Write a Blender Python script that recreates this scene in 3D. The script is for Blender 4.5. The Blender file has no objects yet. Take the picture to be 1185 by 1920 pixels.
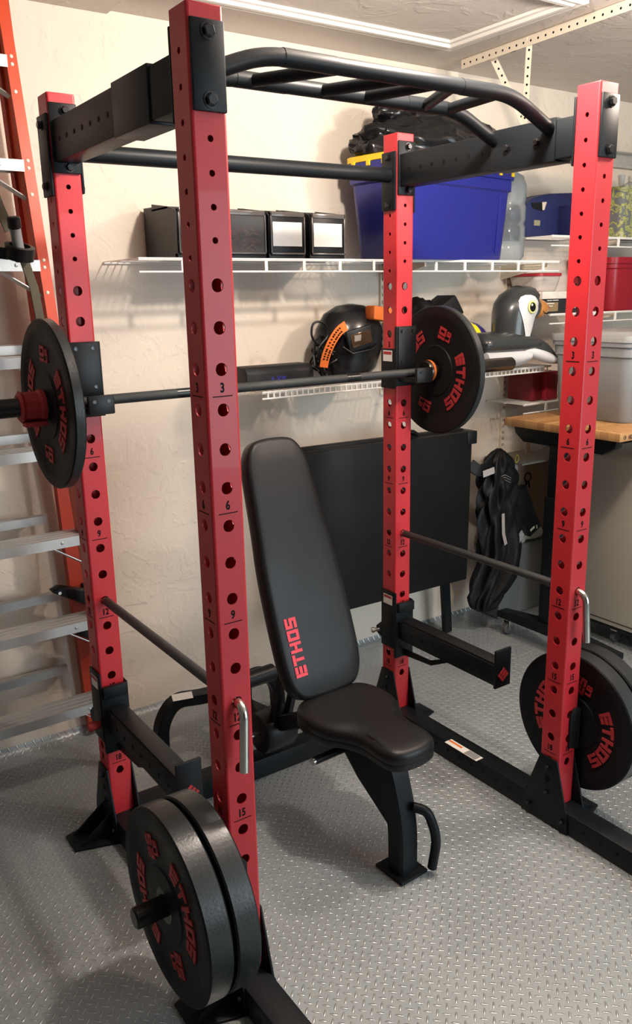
import bpy, bmesh, math, random
from mathutils import Vector, Matrix, Euler
PI = math.pi
random.seed(7)
S = bpy.context.scene
COL = S.collection

# ------------------------------------------------------------------ camera
cd = bpy.data.cameras.new('camera')
cam = bpy.data.objects.new('camera', cd)
COL.objects.link(cam)
cd.sensor_fit = 'VERTICAL'; cd.sensor_height = 24.0
cd.lens = 1562.135 / 1920 * 24.0
cd.clip_start = 0.02; cd.clip_end = 60
cam.location = (-0.79990, -1.53070, 1.66847)
cam.rotation_euler = (1.314479, 0.019061, -0.605155)
S.camera = cam

# ------------------------------------------------------------------ world, lights, exposure
w = bpy.data.worlds.new('world'); S.world = w; w.use_nodes = True
w.node_tree.nodes['Background'].inputs[0].default_value = (0.75, 0.85, 1.0, 1)
w.node_tree.nodes['Background'].inputs[1].default_value = 0.1
def area(name, loc, target, size, power, color, size_y=None):
    l = bpy.data.lights.new(name, 'AREA'); l.energy = power; l.color = color
    l.size = size
    if size_y: l.shape = 'RECTANGLE'; l.size_y = size_y
    o = bpy.data.objects.new(name, l); COL.objects.link(o); o.location = loc
    d = Vector(target) - Vector(loc)
    o.rotation_euler = d.to_track_quat('-Z', 'Y').to_euler()
    return o
def bulb(name, loc, r, power, color):
    l = bpy.data.lights.new(name, 'POINT'); l.energy = power; l.color = color; l.shadow_soft_size = r
    o = bpy.data.objects.new(name, l); COL.objects.link(o); o.location = loc
    return o
bulb('ceiling_bulb', (0.78, -0.02, 2.47), 0.05, 84, (1.0, 0.89, 0.79))
bulb('ceiling_bulb', (1.85, -0.30, 2.40), 0.07, 60, (1.0, 0.83, 0.70))
area('added_cool_fill', (2.3, -3.3, 1.4), (0.3, 1.46, 0.7), 2.2, 88, (0.78, 0.92, 1.0), 1.8)  # added soft cool fill from the right front; no doorway is built
S.view_settings.view_transform = 'Standard'
S.view_settings.look = 'None'
S.view_settings.gamma = 1.0
S.view_settings.use_curve_mapping = False
S.view_settings.exposure = 0.0

# ------------------------------------------------------------------ materials
def nodes(name):
    m = bpy.data.materials.new(name); m.use_nodes = True
    nt = m.node_tree; b = nt.nodes['Principled BSDF']
    return m, nt, b
def N(nt, t, **kw):
    n = nt.nodes.new(t)
    for k, v in kw.items(): setattr(n, k, v)
    return n
def mat(name, col, rough=0.5, metal=0.0, bump=0.0, scale=200.0, spec=0.5, var=0.0, vscale=6.0, trans=0.0, ior=1.45, coat=0.0, rvar=0.0, alpha=1.0):
    m, nt, b = nodes(name)
    b.inputs['Base Color'].default_value = (*col, 1)
    b.inputs['Roughness'].default_value = rough
    b.inputs['Metallic'].default_value = metal
    b.inputs['Specular IOR Level'].default_value = spec
    b.inputs['IOR'].default_value = ior
    b.inputs['Transmission Weight'].default_value = trans
    b.inputs['Coat Weight'].default_value = coat
    b.inputs['Alpha'].default_value = alpha
    tc = N(nt, 'ShaderNodeTexCoord')
    if var or rvar:
        no = N(nt, 'ShaderNodeTexNoise'); no.inputs['Scale'].default_value = vscale; no.inputs['Detail'].default_value = 6
        nt.links.new(tc.outputs['Object'], no.inputs['Vector'])
        if var:
            mx = N(nt, 'ShaderNodeMix', data_type='RGBA')
            mx.inputs[6].default_value = (*[max(0, c * (1 - var)) for c in col], 1)
            mx.inputs[7].default_value = (*[min(1, c * (1 + var)) for c in col], 1)
            nt.links.new(no.outputs['Fac'], mx.inputs[0]); nt.links.new(mx.outputs[2], b.inputs['Base Color'])
        if rvar:
            mr = N(nt, 'ShaderNodeMapRange'); mr.inputs[3].default_value = rough - rvar; mr.inputs[4].default_value = rough + rvar
            mr.inputs[1].default_value = .3; mr.inputs[2].default_value = .7
            nt.links.new(no.outputs['Fac'], mr.inputs[0]); nt.links.new(mr.outputs[0], b.inputs['Roughness'])
    if bump:
        n2 = N(nt, 'ShaderNodeTexNoise'); n2.inputs['Scale'].default_value = scale; n2.inputs['Detail'].default_value = 3
        nt.links.new(tc.outputs['Object'], n2.inputs['Vector'])
        bp = N(nt, 'ShaderNodeBump'); bp.inputs['Strength'].default_value = bump; bp.inputs['Distance'].default_value = 0.002
        nt.links.new(n2.outputs['Fac'], bp.inputs['Height']); nt.links.new(bp.outputs[0], b.inputs['Normal'])
    return m

def wall_mat(name, col):
    m, nt, b = nodes(name)
    b.inputs['Roughness'].default_value = 0.75; b.inputs['Specular IOR Level'].default_value = 0.3
    tc = N(nt, 'ShaderNodeTexCoord')
    no = N(nt, 'ShaderNodeTexNoise'); no.inputs['Scale'].default_value = 7; no.inputs['Detail'].default_value = 5; no.inputs['Distortion'].default_value = .8
    nt.links.new(tc.outputs['Object'], no.inputs['Vector'])
    cr = N(nt, 'ShaderNodeMapRange', interpolation_type='SMOOTHSTEP'); cr.inputs[1].default_value = .47; cr.inputs[2].default_value = .55
    nt.links.new(no.outputs['Fac'], cr.inputs[0])
    n2 = N(nt, 'ShaderNodeTexNoise'); n2.inputs['Scale'].default_value = 30; n2.inputs['Detail'].default_value = 6
    nt.links.new(tc.outputs['Object'], n2.inputs['Vector'])
    m2 = N(nt, 'ShaderNodeMapRange', interpolation_type='SMOOTHSTEP'); m2.inputs[1].default_value = .55; m2.inputs[2].default_value = .62
    nt.links.new(n2.outputs['Fac'], m2.inputs[0])
    pr = N(nt, 'ShaderNodeMath', operation='MULTIPLY'); nt.links.new(cr.outputs[0], pr.inputs[0]); nt.links.new(m2.outputs[0], pr.inputs[1])
    ad = N(nt, 'ShaderNodeMath', operation='ADD'); nt.links.new(cr.outputs[0], ad.inputs[0]); nt.links.new(pr.outputs[0], ad.inputs[1])
    bp = N(nt, 'ShaderNodeBump'); bp.inputs['Strength'].default_value = .5; bp.inputs['Distance'].default_value = .0018
    nt.links.new(ad.outputs[0], bp.inputs['Height']); nt.links.new(bp.outputs[0], b.inputs['Normal'])
    n3 = N(nt, 'ShaderNodeTexNoise'); n3.inputs['Scale'].default_value = 2; n3.inputs['Detail'].default_value = 4
    nt.links.new(tc.outputs['Object'], n3.inputs['Vector'])
    mx = N(nt, 'ShaderNodeMix', data_type='RGBA')
    mx.inputs[6].default_value = (*[c * .94 for c in col], 1); mx.inputs[7].default_value = (*[c * 1.04 for c in col], 1)
    nt.links.new(n3.outputs['Fac'], mx.inputs[0]); nt.links.new(mx.outputs[2], b.inputs['Base Color'])
    return m

def floor_mat():
    m, nt, b = nodes('diamond_plate_vinyl')
    L = nt.links.new
    def M(op, a, c=None, clamp=False):
        n = N(nt, 'ShaderNodeMath', operation=op); n.use_clamp = clamp
        for i, q in enumerate((a, c)):
            if q is None: continue
            if isinstance(q, (int, float)): n.inputs[i].default_value = q
            else: L(q, n.inputs[i])
        return n.outputs[0]
    tc = N(nt, 'ShaderNodeTexCoord'); sx = N(nt, 'ShaderNodeSeparateXYZ'); L(tc.outputs['Object'], sx.inputs[0])
    c = 0.0313
    def lug(ox, oy, sgn):
        fx = M('SUBTRACT', M('FRACT', M('ADD', M('DIVIDE', sx.outputs[0], c), 100.5 - ox)), .5)
        fy = M('SUBTRACT', M('FRACT', M('ADD', M('DIVIDE', sx.outputs[1], c), 100.5 - oy)), .5)
        u = M('MULTIPLY', M('ADD', fx, M('MULTIPLY', fy, sgn)), .7071)
        v = M('MULTIPLY', M('SUBTRACT', fx, M('MULTIPLY', fy, sgn)), .7071)
        u2 = M('POWER', M('ABSOLUTE', M('DIVIDE', u, .36)), 2.0); v2 = M('POWER', M('ABSOLUTE', M('DIVIDE', v, .095)), 2.0)
        h = M('SUBTRACT', 1.0, M('ADD', u2, v2), True)
        return M('POWER', h, .6)
    ox, oy = .0076 / c, .0171 / c
    h = M('MAXIMUM', lug(ox, oy, -1), lug(ox + .5, oy + .5, 1))
    bp = N(nt, 'ShaderNodeBump'); bp.inputs['Strength'].default_value = 1.0; bp.inputs['Distance'].default_value = .0022
    n2 = N(nt, 'ShaderNodeTexNoise'); n2.inputs['Scale'].default_value = 3; n2.inputs['Detail'].default_value = 5
    L(tc.outputs['Object'], n2.inputs['Vector'])
    L(h, bp.inputs['Height']); L(bp.outputs[0], b.inputs['Normal'])
    mx = N(nt, 'ShaderNodeMix', data_type='RGBA')
    mx.inputs[6].default_value = (.255, .285, .29, 1); mx.inputs[7].default_value = (.32, .345, .35, 1)
    L(n2.outputs['Fac'], mx.inputs[0])
    m4 = N(nt, 'ShaderNodeMix', data_type='RGBA'); m4.inputs[7].default_value = (.62, .62, .60, 1)  # polished lug tops, lightened so their glints are painted into the colour
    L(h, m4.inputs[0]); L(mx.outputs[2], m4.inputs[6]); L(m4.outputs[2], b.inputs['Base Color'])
    mr = N(nt, 'ShaderNodeMapRange'); mr.inputs[3].default_value = .34; mr.inputs[4].default_value = .46
    mr.inputs[1].default_value = .3; mr.inputs[2].default_value = .7
    L(n2.outputs['Fac'], mr.inputs[0])
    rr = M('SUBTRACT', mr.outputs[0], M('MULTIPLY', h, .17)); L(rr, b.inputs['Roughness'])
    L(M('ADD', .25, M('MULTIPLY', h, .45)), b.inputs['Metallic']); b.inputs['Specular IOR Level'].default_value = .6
    return m

def wood_mat():
    m, nt, b = nodes('butcher_block')
    L = nt.links.new
    tc = N(nt, 'ShaderNodeTexCoord'); mp = N(nt, 'ShaderNodeMapping'); mp.inputs['Scale'].default_value = (2.2, 20, 20)
    L(tc.outputs['Object'], mp.inputs[0])
    br = N(nt, 'ShaderNodeTexBrick'); br.offset = .5
    br.inputs['Scale'].default_value = 1.0; br.inputs['Mortar Size'].default_value = .012
    br.inputs['Brick Width'].default_value = .7; br.inputs['Row Height'].default_value = .75
    br.inputs['Color1'].default_value = (.70, .40, .16, 1); br.inputs['Color2'].default_value = (.50, .25, .09, 1)
    br.inputs['Mortar'].default_value = (.32, .15, .05, 1)
    L(mp.outputs[0], br.inputs['Vector'])
    no = N(nt, 'ShaderNodeTexNoise'); no.inputs['Scale'].default_value = 8
    mp2 = N(nt, 'ShaderNodeMapping'); mp2.inputs['Scale'].default_value = (3, 40, 40)
    L(tc.outputs['Object'], mp2.inputs[0]); L(mp2.outputs[0], no.inputs['Vector'])
    mx = N(nt, 'ShaderNodeMix', data_type='RGBA', blend_type='MULTIPLY'); mx.inputs[0].default_value = .25
    L(br.outputs[0], mx.inputs[6]); L(no.outputs[0], mx.inputs[7]); L(mx.outputs[2], b.inputs['Base Color'])
    b.inputs['Roughness'].default_value = .4
    return m

def camo_mat():
    m, nt, b = nodes('camouflage_contents')
    tc = N(nt, 'ShaderNodeTexCoord'); no = N(nt, 'ShaderNodeTexNoise'); no.inputs['Scale'].default_value = 22; no.inputs['Distortion'].default_value = 1.5
    nt.links.new(tc.outputs['Object'], no.inputs['Vector'])
    cr = N(nt, 'ShaderNodeValToRGB'); e = cr.color_ramp.elements
    cr.color_ramp.interpolation = 'CONSTANT'
    e[0].color = (.16, .17, .17, 1); e[1].position = .46; e[1].color = (.42, .43, .12, 1)
    a = e.new(.54); a.color = (.22, .25, .12, 1); a = e.new(.6); a.color = (.5, .48, .26, 1)
    nt.links.new(no.outputs['Fac'], cr.inputs[0]); nt.links.new(cr.outputs[0], b.inputs['Base Color'])
    b.inputs['Roughness'].default_value = .35
    return m

WALL = wall_mat('cream_wall_texture', (.77, .685, .58))
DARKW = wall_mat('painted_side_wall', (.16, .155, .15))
CEIL = wall_mat('ceiling_paint', (.66, .60, .54))
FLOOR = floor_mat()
TRIM = mat('white_trim_paint', (.80, .76, .70), .45, bump=.05)
RED = mat('red_powder_coat', (.52, .022, .03), .42, bump=.08, scale=900, coat=.1)
REDM = mat('red_print', (.42, .03, .035), .5, bump=.05, scale=500)
BLK = mat('black_powder_coat', (.007, .009, .011), .42, bump=.12, scale=700, spec=.22)
BLK2 = mat('black_plastic', (.009, .009, .010), .40, bump=.08, scale=400, spec=.35)
MARK = mat('black_marking', (.003, .003, .003), .7, spec=.2)
KNURL = mat('dark_knurled_steel', (.055, .058, .058), .42, .7, bump=.5, scale=1500)
STEELB = mat('black_oxide_steel', (.03, .03, .03), .28, .8)
SLEEVE = mat('dark_chrome_sleeve', (.10, .085, .07), .22, .9, rvar=.08, vscale=20)
CHROME = mat('zinc_plated_steel', (.72, .70, .64), .22, 1.0, rvar=.08, vscale=30)
BOLT = mat('bolt_steel', (.05, .05, .052), .28, .9)
RUBBER = mat('black_bumper_rubber', (.009, .010, .011), .5, bump=.10, scale=300, rvar=.08, vscale=9, spec=.2)
RUBTREAD = mat('worn_rubber_tread', (.022, .024, .024), .34, bump=.2, scale=150, rvar=.12, vscale=10)
LEATHER = mat('black_vinyl_upholstery', (.010, .010, .0105), .38, bump=.3, scale=420, rvar=.05, spec=.35)
ORANGE = mat('orange_fibreglass', (.62, .062, .014), .38, bump=.05, scale=300, var=.08)
ALU = mat('ladder_aluminium', (.50, .50, .485), .40, .55, bump=.15, scale=120, rvar=.1, vscale=12)
WHITEW = mat('white_coated_wire', (.86, .84, .79), .35, bump=.04)
LABELM = mat('white_sticker', (.82, .80, .76), .4, bump=.03)
LORANGE = mat('orange_warning_print', (.80, .20, .04), .45)
LGREY = mat('grey_print', (.25, .25, .25), .5)
GREYP = mat('grey_tote_plastic', (.235, .245, .25), .34, bump=.08, scale=150, var=.05)
GREYL = mat('grey_lid_plastic', (.36, .37, .37), .30, bump=.06, scale=150)
BLUEP = mat('blue_tote_plastic', (.018, .022, .20), .30, bump=.1, scale=90, var=.1)
YEL = mat('yellow_lid_plastic', (.85, .58, .02), .38, bump=.06, scale=120)
BAGM = mat('black_bin_bag', (.006, .006, .007), .20, bump=.6, scale=14, rvar=.1, vscale=12)
NAVY = mat('navy_case_plastic', (.014, .02, .085), .42, bump=.2, scale=200)
BOTTLE = mat('smoky_bottle_plastic', (.55, .62, .68), .12, trans=.85, ior=1.2, bump=.2, scale=25)
CLEARP = mat('clear_bin_plastic', (.75, .75, .75), .08, trans=.92, ior=1.1, bump=.1, scale=30)
REDBIN = mat('maroon_tote_plastic', (.28, .012, .022), .34, bump=.08, scale=100)
REDLID = mat('red_lid_plastic', (.42, .03, .04), .38)
MILKY = mat('milky_container_plastic', (.58, .52, .47), .4, trans=.1, bump=.05)
PENG = mat('dark_grey_vinyl', (.036, .040, .039), .28, bump=.15, scale=20, coat=.3)
PENW = mat('white_vinyl', (.62, .62, .62), .28, bump=.25, scale=25, coat=.2)
BEAK = mat('copper_orange_vinyl', (.62, .27, .07), .25, .3, coat=.3)
EYEY = mat('pale_yellow_ring', (.62, .62, .22), .3)
EYEB = mat('black_gloss', (.006, .006, .006), .12)
BALLY = mat('yellow_ball_panel', (.85, .72, .02), .4, bump=.05)
BALLB = mat('blue_ball_panel', (.03, .025, .22), .4, bump=.05)
BALLW = mat('white_ball_panel', (.8, .78, .76), .4, bump=.05)
ORHEAD = mat('orange_headgear_plastic', (.80, .19, .035), .4)
SMOKE = mat('amber_smoked_lens', (.10, .055, .03), .08, .4)
FABRIC = mat('black_nylon_fabric', (.008, .008, .0085), .5, bump=.8, scale=60, spec=.3)
GREYFAB = mat('grey_reflective_fabric', (.42, .39, .38), .5, bump=.2)
WOOD = wood_mat()
CARD = mat('brown_cardboard', (.36, .24, .15), .8, bump=.1)
BOARD = mat('pale_grey_board', (.42, .41, .38), .6, bump=.08, scale=60)
CABW = mat('offwhite_cabinet_panel', (.52, .50, .43), .42, bump=.03)
CAMO = camo_mat()
GALV = mat('galvanised_steel', (.62, .60, .55), .42, .75, bump=.3, scale=40, var=.15, vscale=40)
CREAMST = mat('cream_angle_steel', (.82, .74, .60), .45, .1, bump=.05)
SCREEN = mat('blue_logo_print', (.03, .03, .35), .4)
BLUEC = mat('blue_package', (.03, .14, .35), .35, bump=.2, scale=40)
DKGREY = mat('dark_grey_plastic', (.10, .105, .105), .5, bump=.1)
CREAMP = mat('cream_pvc_plastic', (.66, .68, .54), .4, bump=.1)
OLIVE = mat('olive_webbing', (.10, .085, .055), .8, bump=.3)
YELP = mat('yellow_emblem', (.75, .62, .04), .5)

# ------------------------------------------------------------------ mesh helpers
def wm(o):
    m = Matrix.Identity(4)
    while o is not None:
        m = Matrix.LocRotScale(o.location, o.rotation_euler, o.scale) @ m
        o = o.parent
    return m
class MB:
    def __init__(s): s.bm = bmesh.new()
    def _mi(s, faces, mi):
        for f in faces: f.material_index = mi
    def box(s, c, d, bev=0, rot=None, mi=0, seg=2):
        t = bmesh.new(); bmesh.ops.create_cube(t, size=1.0)
        bmesh.ops.scale(t, vec=d, verts=t.verts)
        if bev: bmesh.ops.bevel(t, geom=list(t.edges), offset=bev, segments=seg, profile=.5, affect='EDGES')
        M = Matrix.Translation(c)
        if rot is not None: M = M @ (rot if isinstance(rot, Matrix) else Euler(rot).to_matrix().to_4x4())
        bmesh.ops.transform(t, matrix=M, verts=t.verts)
        s.merge(t, mi); return s
    def bx(s, x0, x1, y0, y1, z0, z1, bev=0, mi=0):
        return s.box(((x0 + x1) / 2, (y0 + y1) / 2, (z0 + z1) / 2), (x1 - x0, y1 - y0, z1 - z0), bev, mi=mi)
    def merge(s, t, mi=0):
        mp = {}
        for v in t.verts: mp[v] = s.bm.verts.new(v.co)
        for f in t.faces:
            try:
                nf = s.bm.faces.new([mp[v] for v in f.verts]); nf.material_index = mi
            except ValueError: pass
        t.free()
    def loft(s, rings, cap=True, mi=0, closed=True):
        R = [[s.bm.verts.new(p) for p in r] for r in rings]; n = len(R[0])
        for a, b in zip(R, R[1:]):
            for i in range(n if closed else n - 1):
                j = (i + 1) % n
                f = s.bm.faces.new((a[i], a[j], b[j], b[i])); f.material_index = mi
        if cap:
            f = s.bm.faces.new(R[0][::-1]); f.material_index = mi
            f = s.bm.faces.new(R[-1]); f.material_index = mi
        return s
    def lathe(s, prof, o, ax, n=32, mi=0, cap=True):
        ax = Vector(ax).normalized(); a = ax.orthogonal().normalized(); b = ax.cross(a); o = Vector(o)
        rings = [[o + ax * h + (a * math.cos(2 * PI * i / n) + b * math.sin(2 * PI * i / n)) * r for i in range(n)] for r, h in prof]
        return s.loft(rings, cap, mi)
    def cyl(s, p0, p1, r, r2=None, n=20, mi=0, bev=0):
        p0, p1 = Vector(p0), Vector(p1); L = (p1 - p0).length; r2 = r if r2 is None else r2
        pr = [(r, 0), (r2, L)] if not bev else [(r - bev, 0), (r, bev), (r2, L - bev), (r2 - bev, L)]
        return s.lathe(pr, p0, p1 - p0, n, mi)
    def tube(s, path, r, n=12, mi=0, w=None, up=None):
        P = [Vector(p) for p in path]; rings = []; prev = None
        for i, p in enumerate(P):
            t = (P[min(i + 1, len(P) - 1)] - P[max(i - 1, 0)]).normalized()
            if up is not None:
                a = Vector(up); a = (a - t * a.dot(t)).normalized()
            elif prev is None: a = t.orthogonal().normalized()
            else: a = (prev - t * prev.dot(t)).normalized()
            prev = a; b = t.cross(a)
            if w is None:
                rr = r[i] if isinstance(r, (list, tuple)) else r
                rings.append([p + (a * math.cos(2 * PI * k / n) + b * math.sin(2 * PI * k / n)) * rr for k in range(n)])
            else:
                h1, h2 = r, w; c = min(h1, h2) * .25; q = []
                for sa, sb in ((1, 1), (-1, 1), (-1, -1), (1, -1)):
                    if sa * sb > 0: q += [(sa * h1, sb * (h2 - c)), (sa * (h1 - c), sb * h2)]
                    else: q += [(sa * (h1 - c), sb * h2), (sa * h1, sb * (h2 - c))]
                rings.append([p + a * x + b * y for x, y in q])
        return s.loft(rings, True, mi)
    def prism(s, pts, vec, mi=0, bev=0):
        vec = Vector(vec)
        t = bmesh.new(); A = [t.verts.new(p) for p in pts]; B = [t.verts.new(Vector(p) + vec) for p in pts]; n = len(A)
        t.faces.new(A[::-1]); t.faces.new(B)
        for i in range(n): t.faces.new((A[i], A[(i + 1) % n], B[(i + 1) % n], B[i]))
        if bev: bmesh.ops.bevel(t, geom=list(t.edges), offset=bev, segments=2, profile=.5, affect='EDGES')
        s.merge(t, mi); return s
    def ball(s, c, r, mi=0, n=20, m=12, rot=None):
        r = (r, r, r) if isinstance(r, (int, float)) else r
        t = bmesh.new(); bmesh.ops.create_uvsphere(t, u_segments=n, v_segments=m, radius=1.0)
        M = Matrix.Translation(c)
        if rot is not None: M = M @ Euler(rot).to_matrix().to_4x4()
        bmesh.ops.transform(t, matrix=M @ Matrix.Diagonal((*r, 1)), verts=t.verts)
        s.merge(t, mi); return s
    def build(s, name, m, parent=None, smooth=35, local=False, wob=0, wfun=None):
        bm = s.bm
        if wob:
            from mathutils import noise
            for v in bm.verts:
                v.co += noise.noise_vector(v.co * (wfun or 8)) * wob
        if parent is not None and not local: bm.transform(wm(parent).inverted())
        bmesh.ops.recalc_face_normals(bm, faces=bm.faces)
        me = bpy.data.meshes.new(name); bm.to_mesh(me); bm.free()
        for q in (m if isinstance(m, (list, tuple)) else [m]): me.materials.append(q)
        if smooth:
            me.shade_smooth(); me.set_sharp_from_angle(angle=math.radians(smooth))
        o = bpy.data.objects.new(name, me); COL.objects.link(o)
        if parent is not None: o.parent = parent
        return o
def tag(o, label, cat, group=None):
    o['label'] = label; o['category'] = cat
    if group: o['group'] = group
    return o
def thing(name, label, cat, loc=(0, 0, 0), group=None, rz=0):
    o = bpy.data.objects.new(name, None); COL.objects.link(o); o.location = loc; o.rotation_euler = (0, 0, rz)
    o.empty_display_size = .05
    return tag(o, label, cat, group)
def struct(o): o['kind'] = 'structure'; return o
def dup(root, loc, label, rz=None):
    r = root.copy(); COL.objects.link(r); r.location = loc
    if rz is not None: r.rotation_euler = (0, 0, rz)
    r['label'] = label
    for ch in list(root.children):
        c = ch.copy(); COL.objects.link(c); c.parent = r
        for g in list(ch.children):
            d = g.copy(); COL.objects.link(d); d.parent = c
    return r
def fillet(pts, rad, seg=6):
    P = [Vector(p) for p in pts]; out = [P[0]]
    for i in range(1, len(P) - 1):
        a, b, c = P[i - 1], P[i], P[i + 1]; r = min(rad, (a - b).length * .49, (c - b).length * .49)
        p, q = b + (a - b).normalized() * r, b + (c - b).normalized() * r
        for k in range(seg + 1):
            t = k / seg; out.append(p * (1 - t) ** 2 + b * 2 * t * (1 - t) + q * t * t)
    out.append(P[-1]); return out

# ------------------------------------------------------------------ block lettering
GL = {
 'E': (.82, [(0, 0, .24, 1), (.27, 0, .82, .26), (.27, .37, .82, .63), (.27, .74, .82, 1)]),
 'T': (.82, [(0, .74, .82, 1), (.29, 0, .53, .72)]),
 'H': (.82, [(0, 0, .24, 1), (.58, 0, .82, 1), (.26, .38, .56, .62)]),
 'O': (.82, [(0, .0, .24, 1), (.58, 0, .82, 1), (.24, 0, .58, .24), (.24, .76, .58, 1)]),
 'S': (.82, [(0, 0, .82, .24), (0, .76, .82, 1), (0, .38, .82, .62), (0, .6, .24, .78), (.58, .22, .82, .4)]),
 'L': (.70, [(0, 0, .24, 1), (.24, 0, .70, .24)]),
 'B': (.78, [(0, 0, .24, 1), (.24, 0, .62, .22), (.24, .78, .62, 1), (.24, .40, .62, .60), (.56, .06, .78, .46), (.56, .54, .78, .94)]),
 '1': (.30, [(.06, 0, .30, 1), (0, .72, .1, .88)]),
 '2': (.74, [(0, 0, .74, .22), (0, .39, .74, .61), (0, .78, .74, 1), (0, .2, .24, .42), (.5, .58, .74, .8)]),
 '3': (.74, [(.5, 0, .74, 1), (0, 0, .52, .2), (.15, .4, .52, .6), (0, .8, .52, 1)]),
 '5': (.74, [(0, 0, .74, .22), (0, .39, .74, .61), (0, .78, .74, 1), (0, .58, .24, .8), (.5, .2, .74, .42)]),
 '6': (.74, [(0, 0, .24, .95), (.5, 0, .74, .58), (.2, 0, .54, .2), (.2, .4, .54, .6), (.15, .82, .6, 1)]),
 '8': (.74, [(0, 0, .24, 1), (.5, 0, .74, 1), (.2, 0, .54, .2), (.2, .4, .54, .6), (.2, .8, .54, 1)]),
 '9': (.74, [(.5, .05, .74, 1), (0, .42, .24, 1), (.2, .4, .54, .6), (.2, .8, .54, 1), (.15, 0, .6, .18)]),
 '0': (.78, [(0, 0, .24, 1), (.54, 0, .78, 1), (.24, 0, .54, .22), (.24, .78, .54, 1)]),
 'U': (.78, [(0, 0, .24, 1), (.54, 0, .78, 1), (.24, 0, .54, .22)]),
 'K': (.78, [(0, 0, .24, 1), (.24, .4, .5, .6), (.5, .6, .78, 1), (.5, 0, .78, .4)]),
 'Y': (.78, [(.27, 0, .51, .5), (0, .5, .3, 1), (.48, .5, .78, 1)]),
 ' ': (.4, []),
}
def text_rects(t, gap=.14):
    out, u = [], 0
    for ch in t:
        wd, rs = GL[ch]
        out += [(u + a, b, u + c, d) for a, b, c, d in rs]; u += wd + gap
    return out, u - gap
def font_mesh(mb, t, fn):
    """digits from the built-in face, normalised to height 1 and centred, mapped by fn(u, v, h)"""
    cu = bpy.data.curves.new('t', 'FONT'); cu.body = t; cu.extrude = .5; cu.resolution_u = 3; cu.offset = .028
    ob = bpy.data.objects.new('t', cu); COL.objects.link(ob)
    dg = bpy.context.evaluated_depsgraph_get(); me = bpy.data.meshes.new_from_object(ob.evaluated_get(dg))
    xs = [v.co.x for v in me.vertices]; ys = [v.co.y for v in me.vertices]
    x0, x1, y0, y1 = min(xs), max(xs), min(ys), max(ys); k = 1 / (y1 - y0)
    V = [mb.bm.verts.new(fn((v.co.x - (x0 + x1) / 2) * k, (v.co.y - y0) * k, v.co.z + .5)) for v in me.vertices]
    for p in me.polygons:
        try: mb.bm.faces.new([V[i] for i in p.vertices])
        except ValueError: pass
    bpy.data.objects.remove(ob); bpy.data.curves.remove(cu); bpy.data.meshes.remove(me)
def letters(mb, t, fn, seg=2, gap=.14, mi=0):
    """fn(u, v, h) -> point; u centred on the text, v in 0..1, h 0 base / 1 top"""
    rs, wd = text_rects(t, gap)
    for a, b, c, d in rs:
        rings = []
        for k in range(seg + 1):
            u = a + (c - a) * k / seg - wd / 2
            rings.append([fn(u, b, 0), fn(u, b, 1), fn(u, d, 1), fn(u, d, 0)])
        mb.loft(rings, True, mi)

# ================================================================== SETTING
YW, ZC = 1.46, 2.61
m = MB(); m.loft([[(x, -4.2, 0), (x, 1.405, 0), (x, 1.435, .006), (x, 1.452, .018), (x, 1.458, .034), (x, 1.459, .034), (x, 1.459, -.04), (x, -4.2, -.04)] for x in (-2.6, 4.2)])
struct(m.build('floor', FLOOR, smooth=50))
struct(MB().bx(-2.7, 4.3, YW, YW + .1, -.04, ZC + .05).build('wall_back', WALL, smooth=0))
struct(MB().bx(-2.7, -2.6, -4.3, YW, -.04, ZC + .05).build('wall_left', DARKW, smooth=0))
struct(MB().bx(4.2, 4.3, -4.3, YW, -.04, ZC + .05).build('wall_right', DARKW, smooth=0))
struct(MB().bx(-2.6, 4.2, -4.3, -4.2, -.04, ZC + .05).build('wall_front', DARKW, smooth=0))
struct(MB().bx(-2.7, 4.3, -4.3, YW + .1, ZC, ZC + .1).build('ceiling', CEIL, smooth=0))
# attic hatch casing on the ceiling: mitred mouldings
def casing(p, q, inn, name):
    p, q, inn = Vector(p), Vector(q), Vector(inn)
    prof = [(0, 0), (.0, .016), (.012, .020), (.03, .016), (.036, .022), (.052, .022), (.058, .012), (.07, .010), (.07, 0)]
    d = (q - p).normalized()
    m = MB(); rings = []
    for e, sg in ((p, 1), (q, -1)):
        rings.append([e + inn * u + d * sg * u + Vector((0, 0, -h)) for u, h in prof])
    m.loft(rings); return struct(m.build(name, TRIM, smooth=30))
hx0, hx1, hy0, hy1 = .46, 1.755, .52, 1.185
casing((hx0, hy1, ZC), (hx1, hy1, ZC), (0, -1, 0), 'trim_1')
casing((hx1, hy1, ZC), (hx1, hy0, ZC), (-1, 0, 0), 'trim_2')
casing((hx1, hy0, ZC), (hx0, hy0, ZC), (0, 1, 0), 'trim_3')
casing((hx0, hy0, ZC), (hx0, hy1, ZC), (1, 0, 0), 'trim_4')
# boxed soffit at the top left of the back wall
struct(MB().bx(-2.6, .43, 1.2, YW, ZC - .012, ZC + .02, .003).build('trim_5', CEIL, smooth=0))

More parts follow.
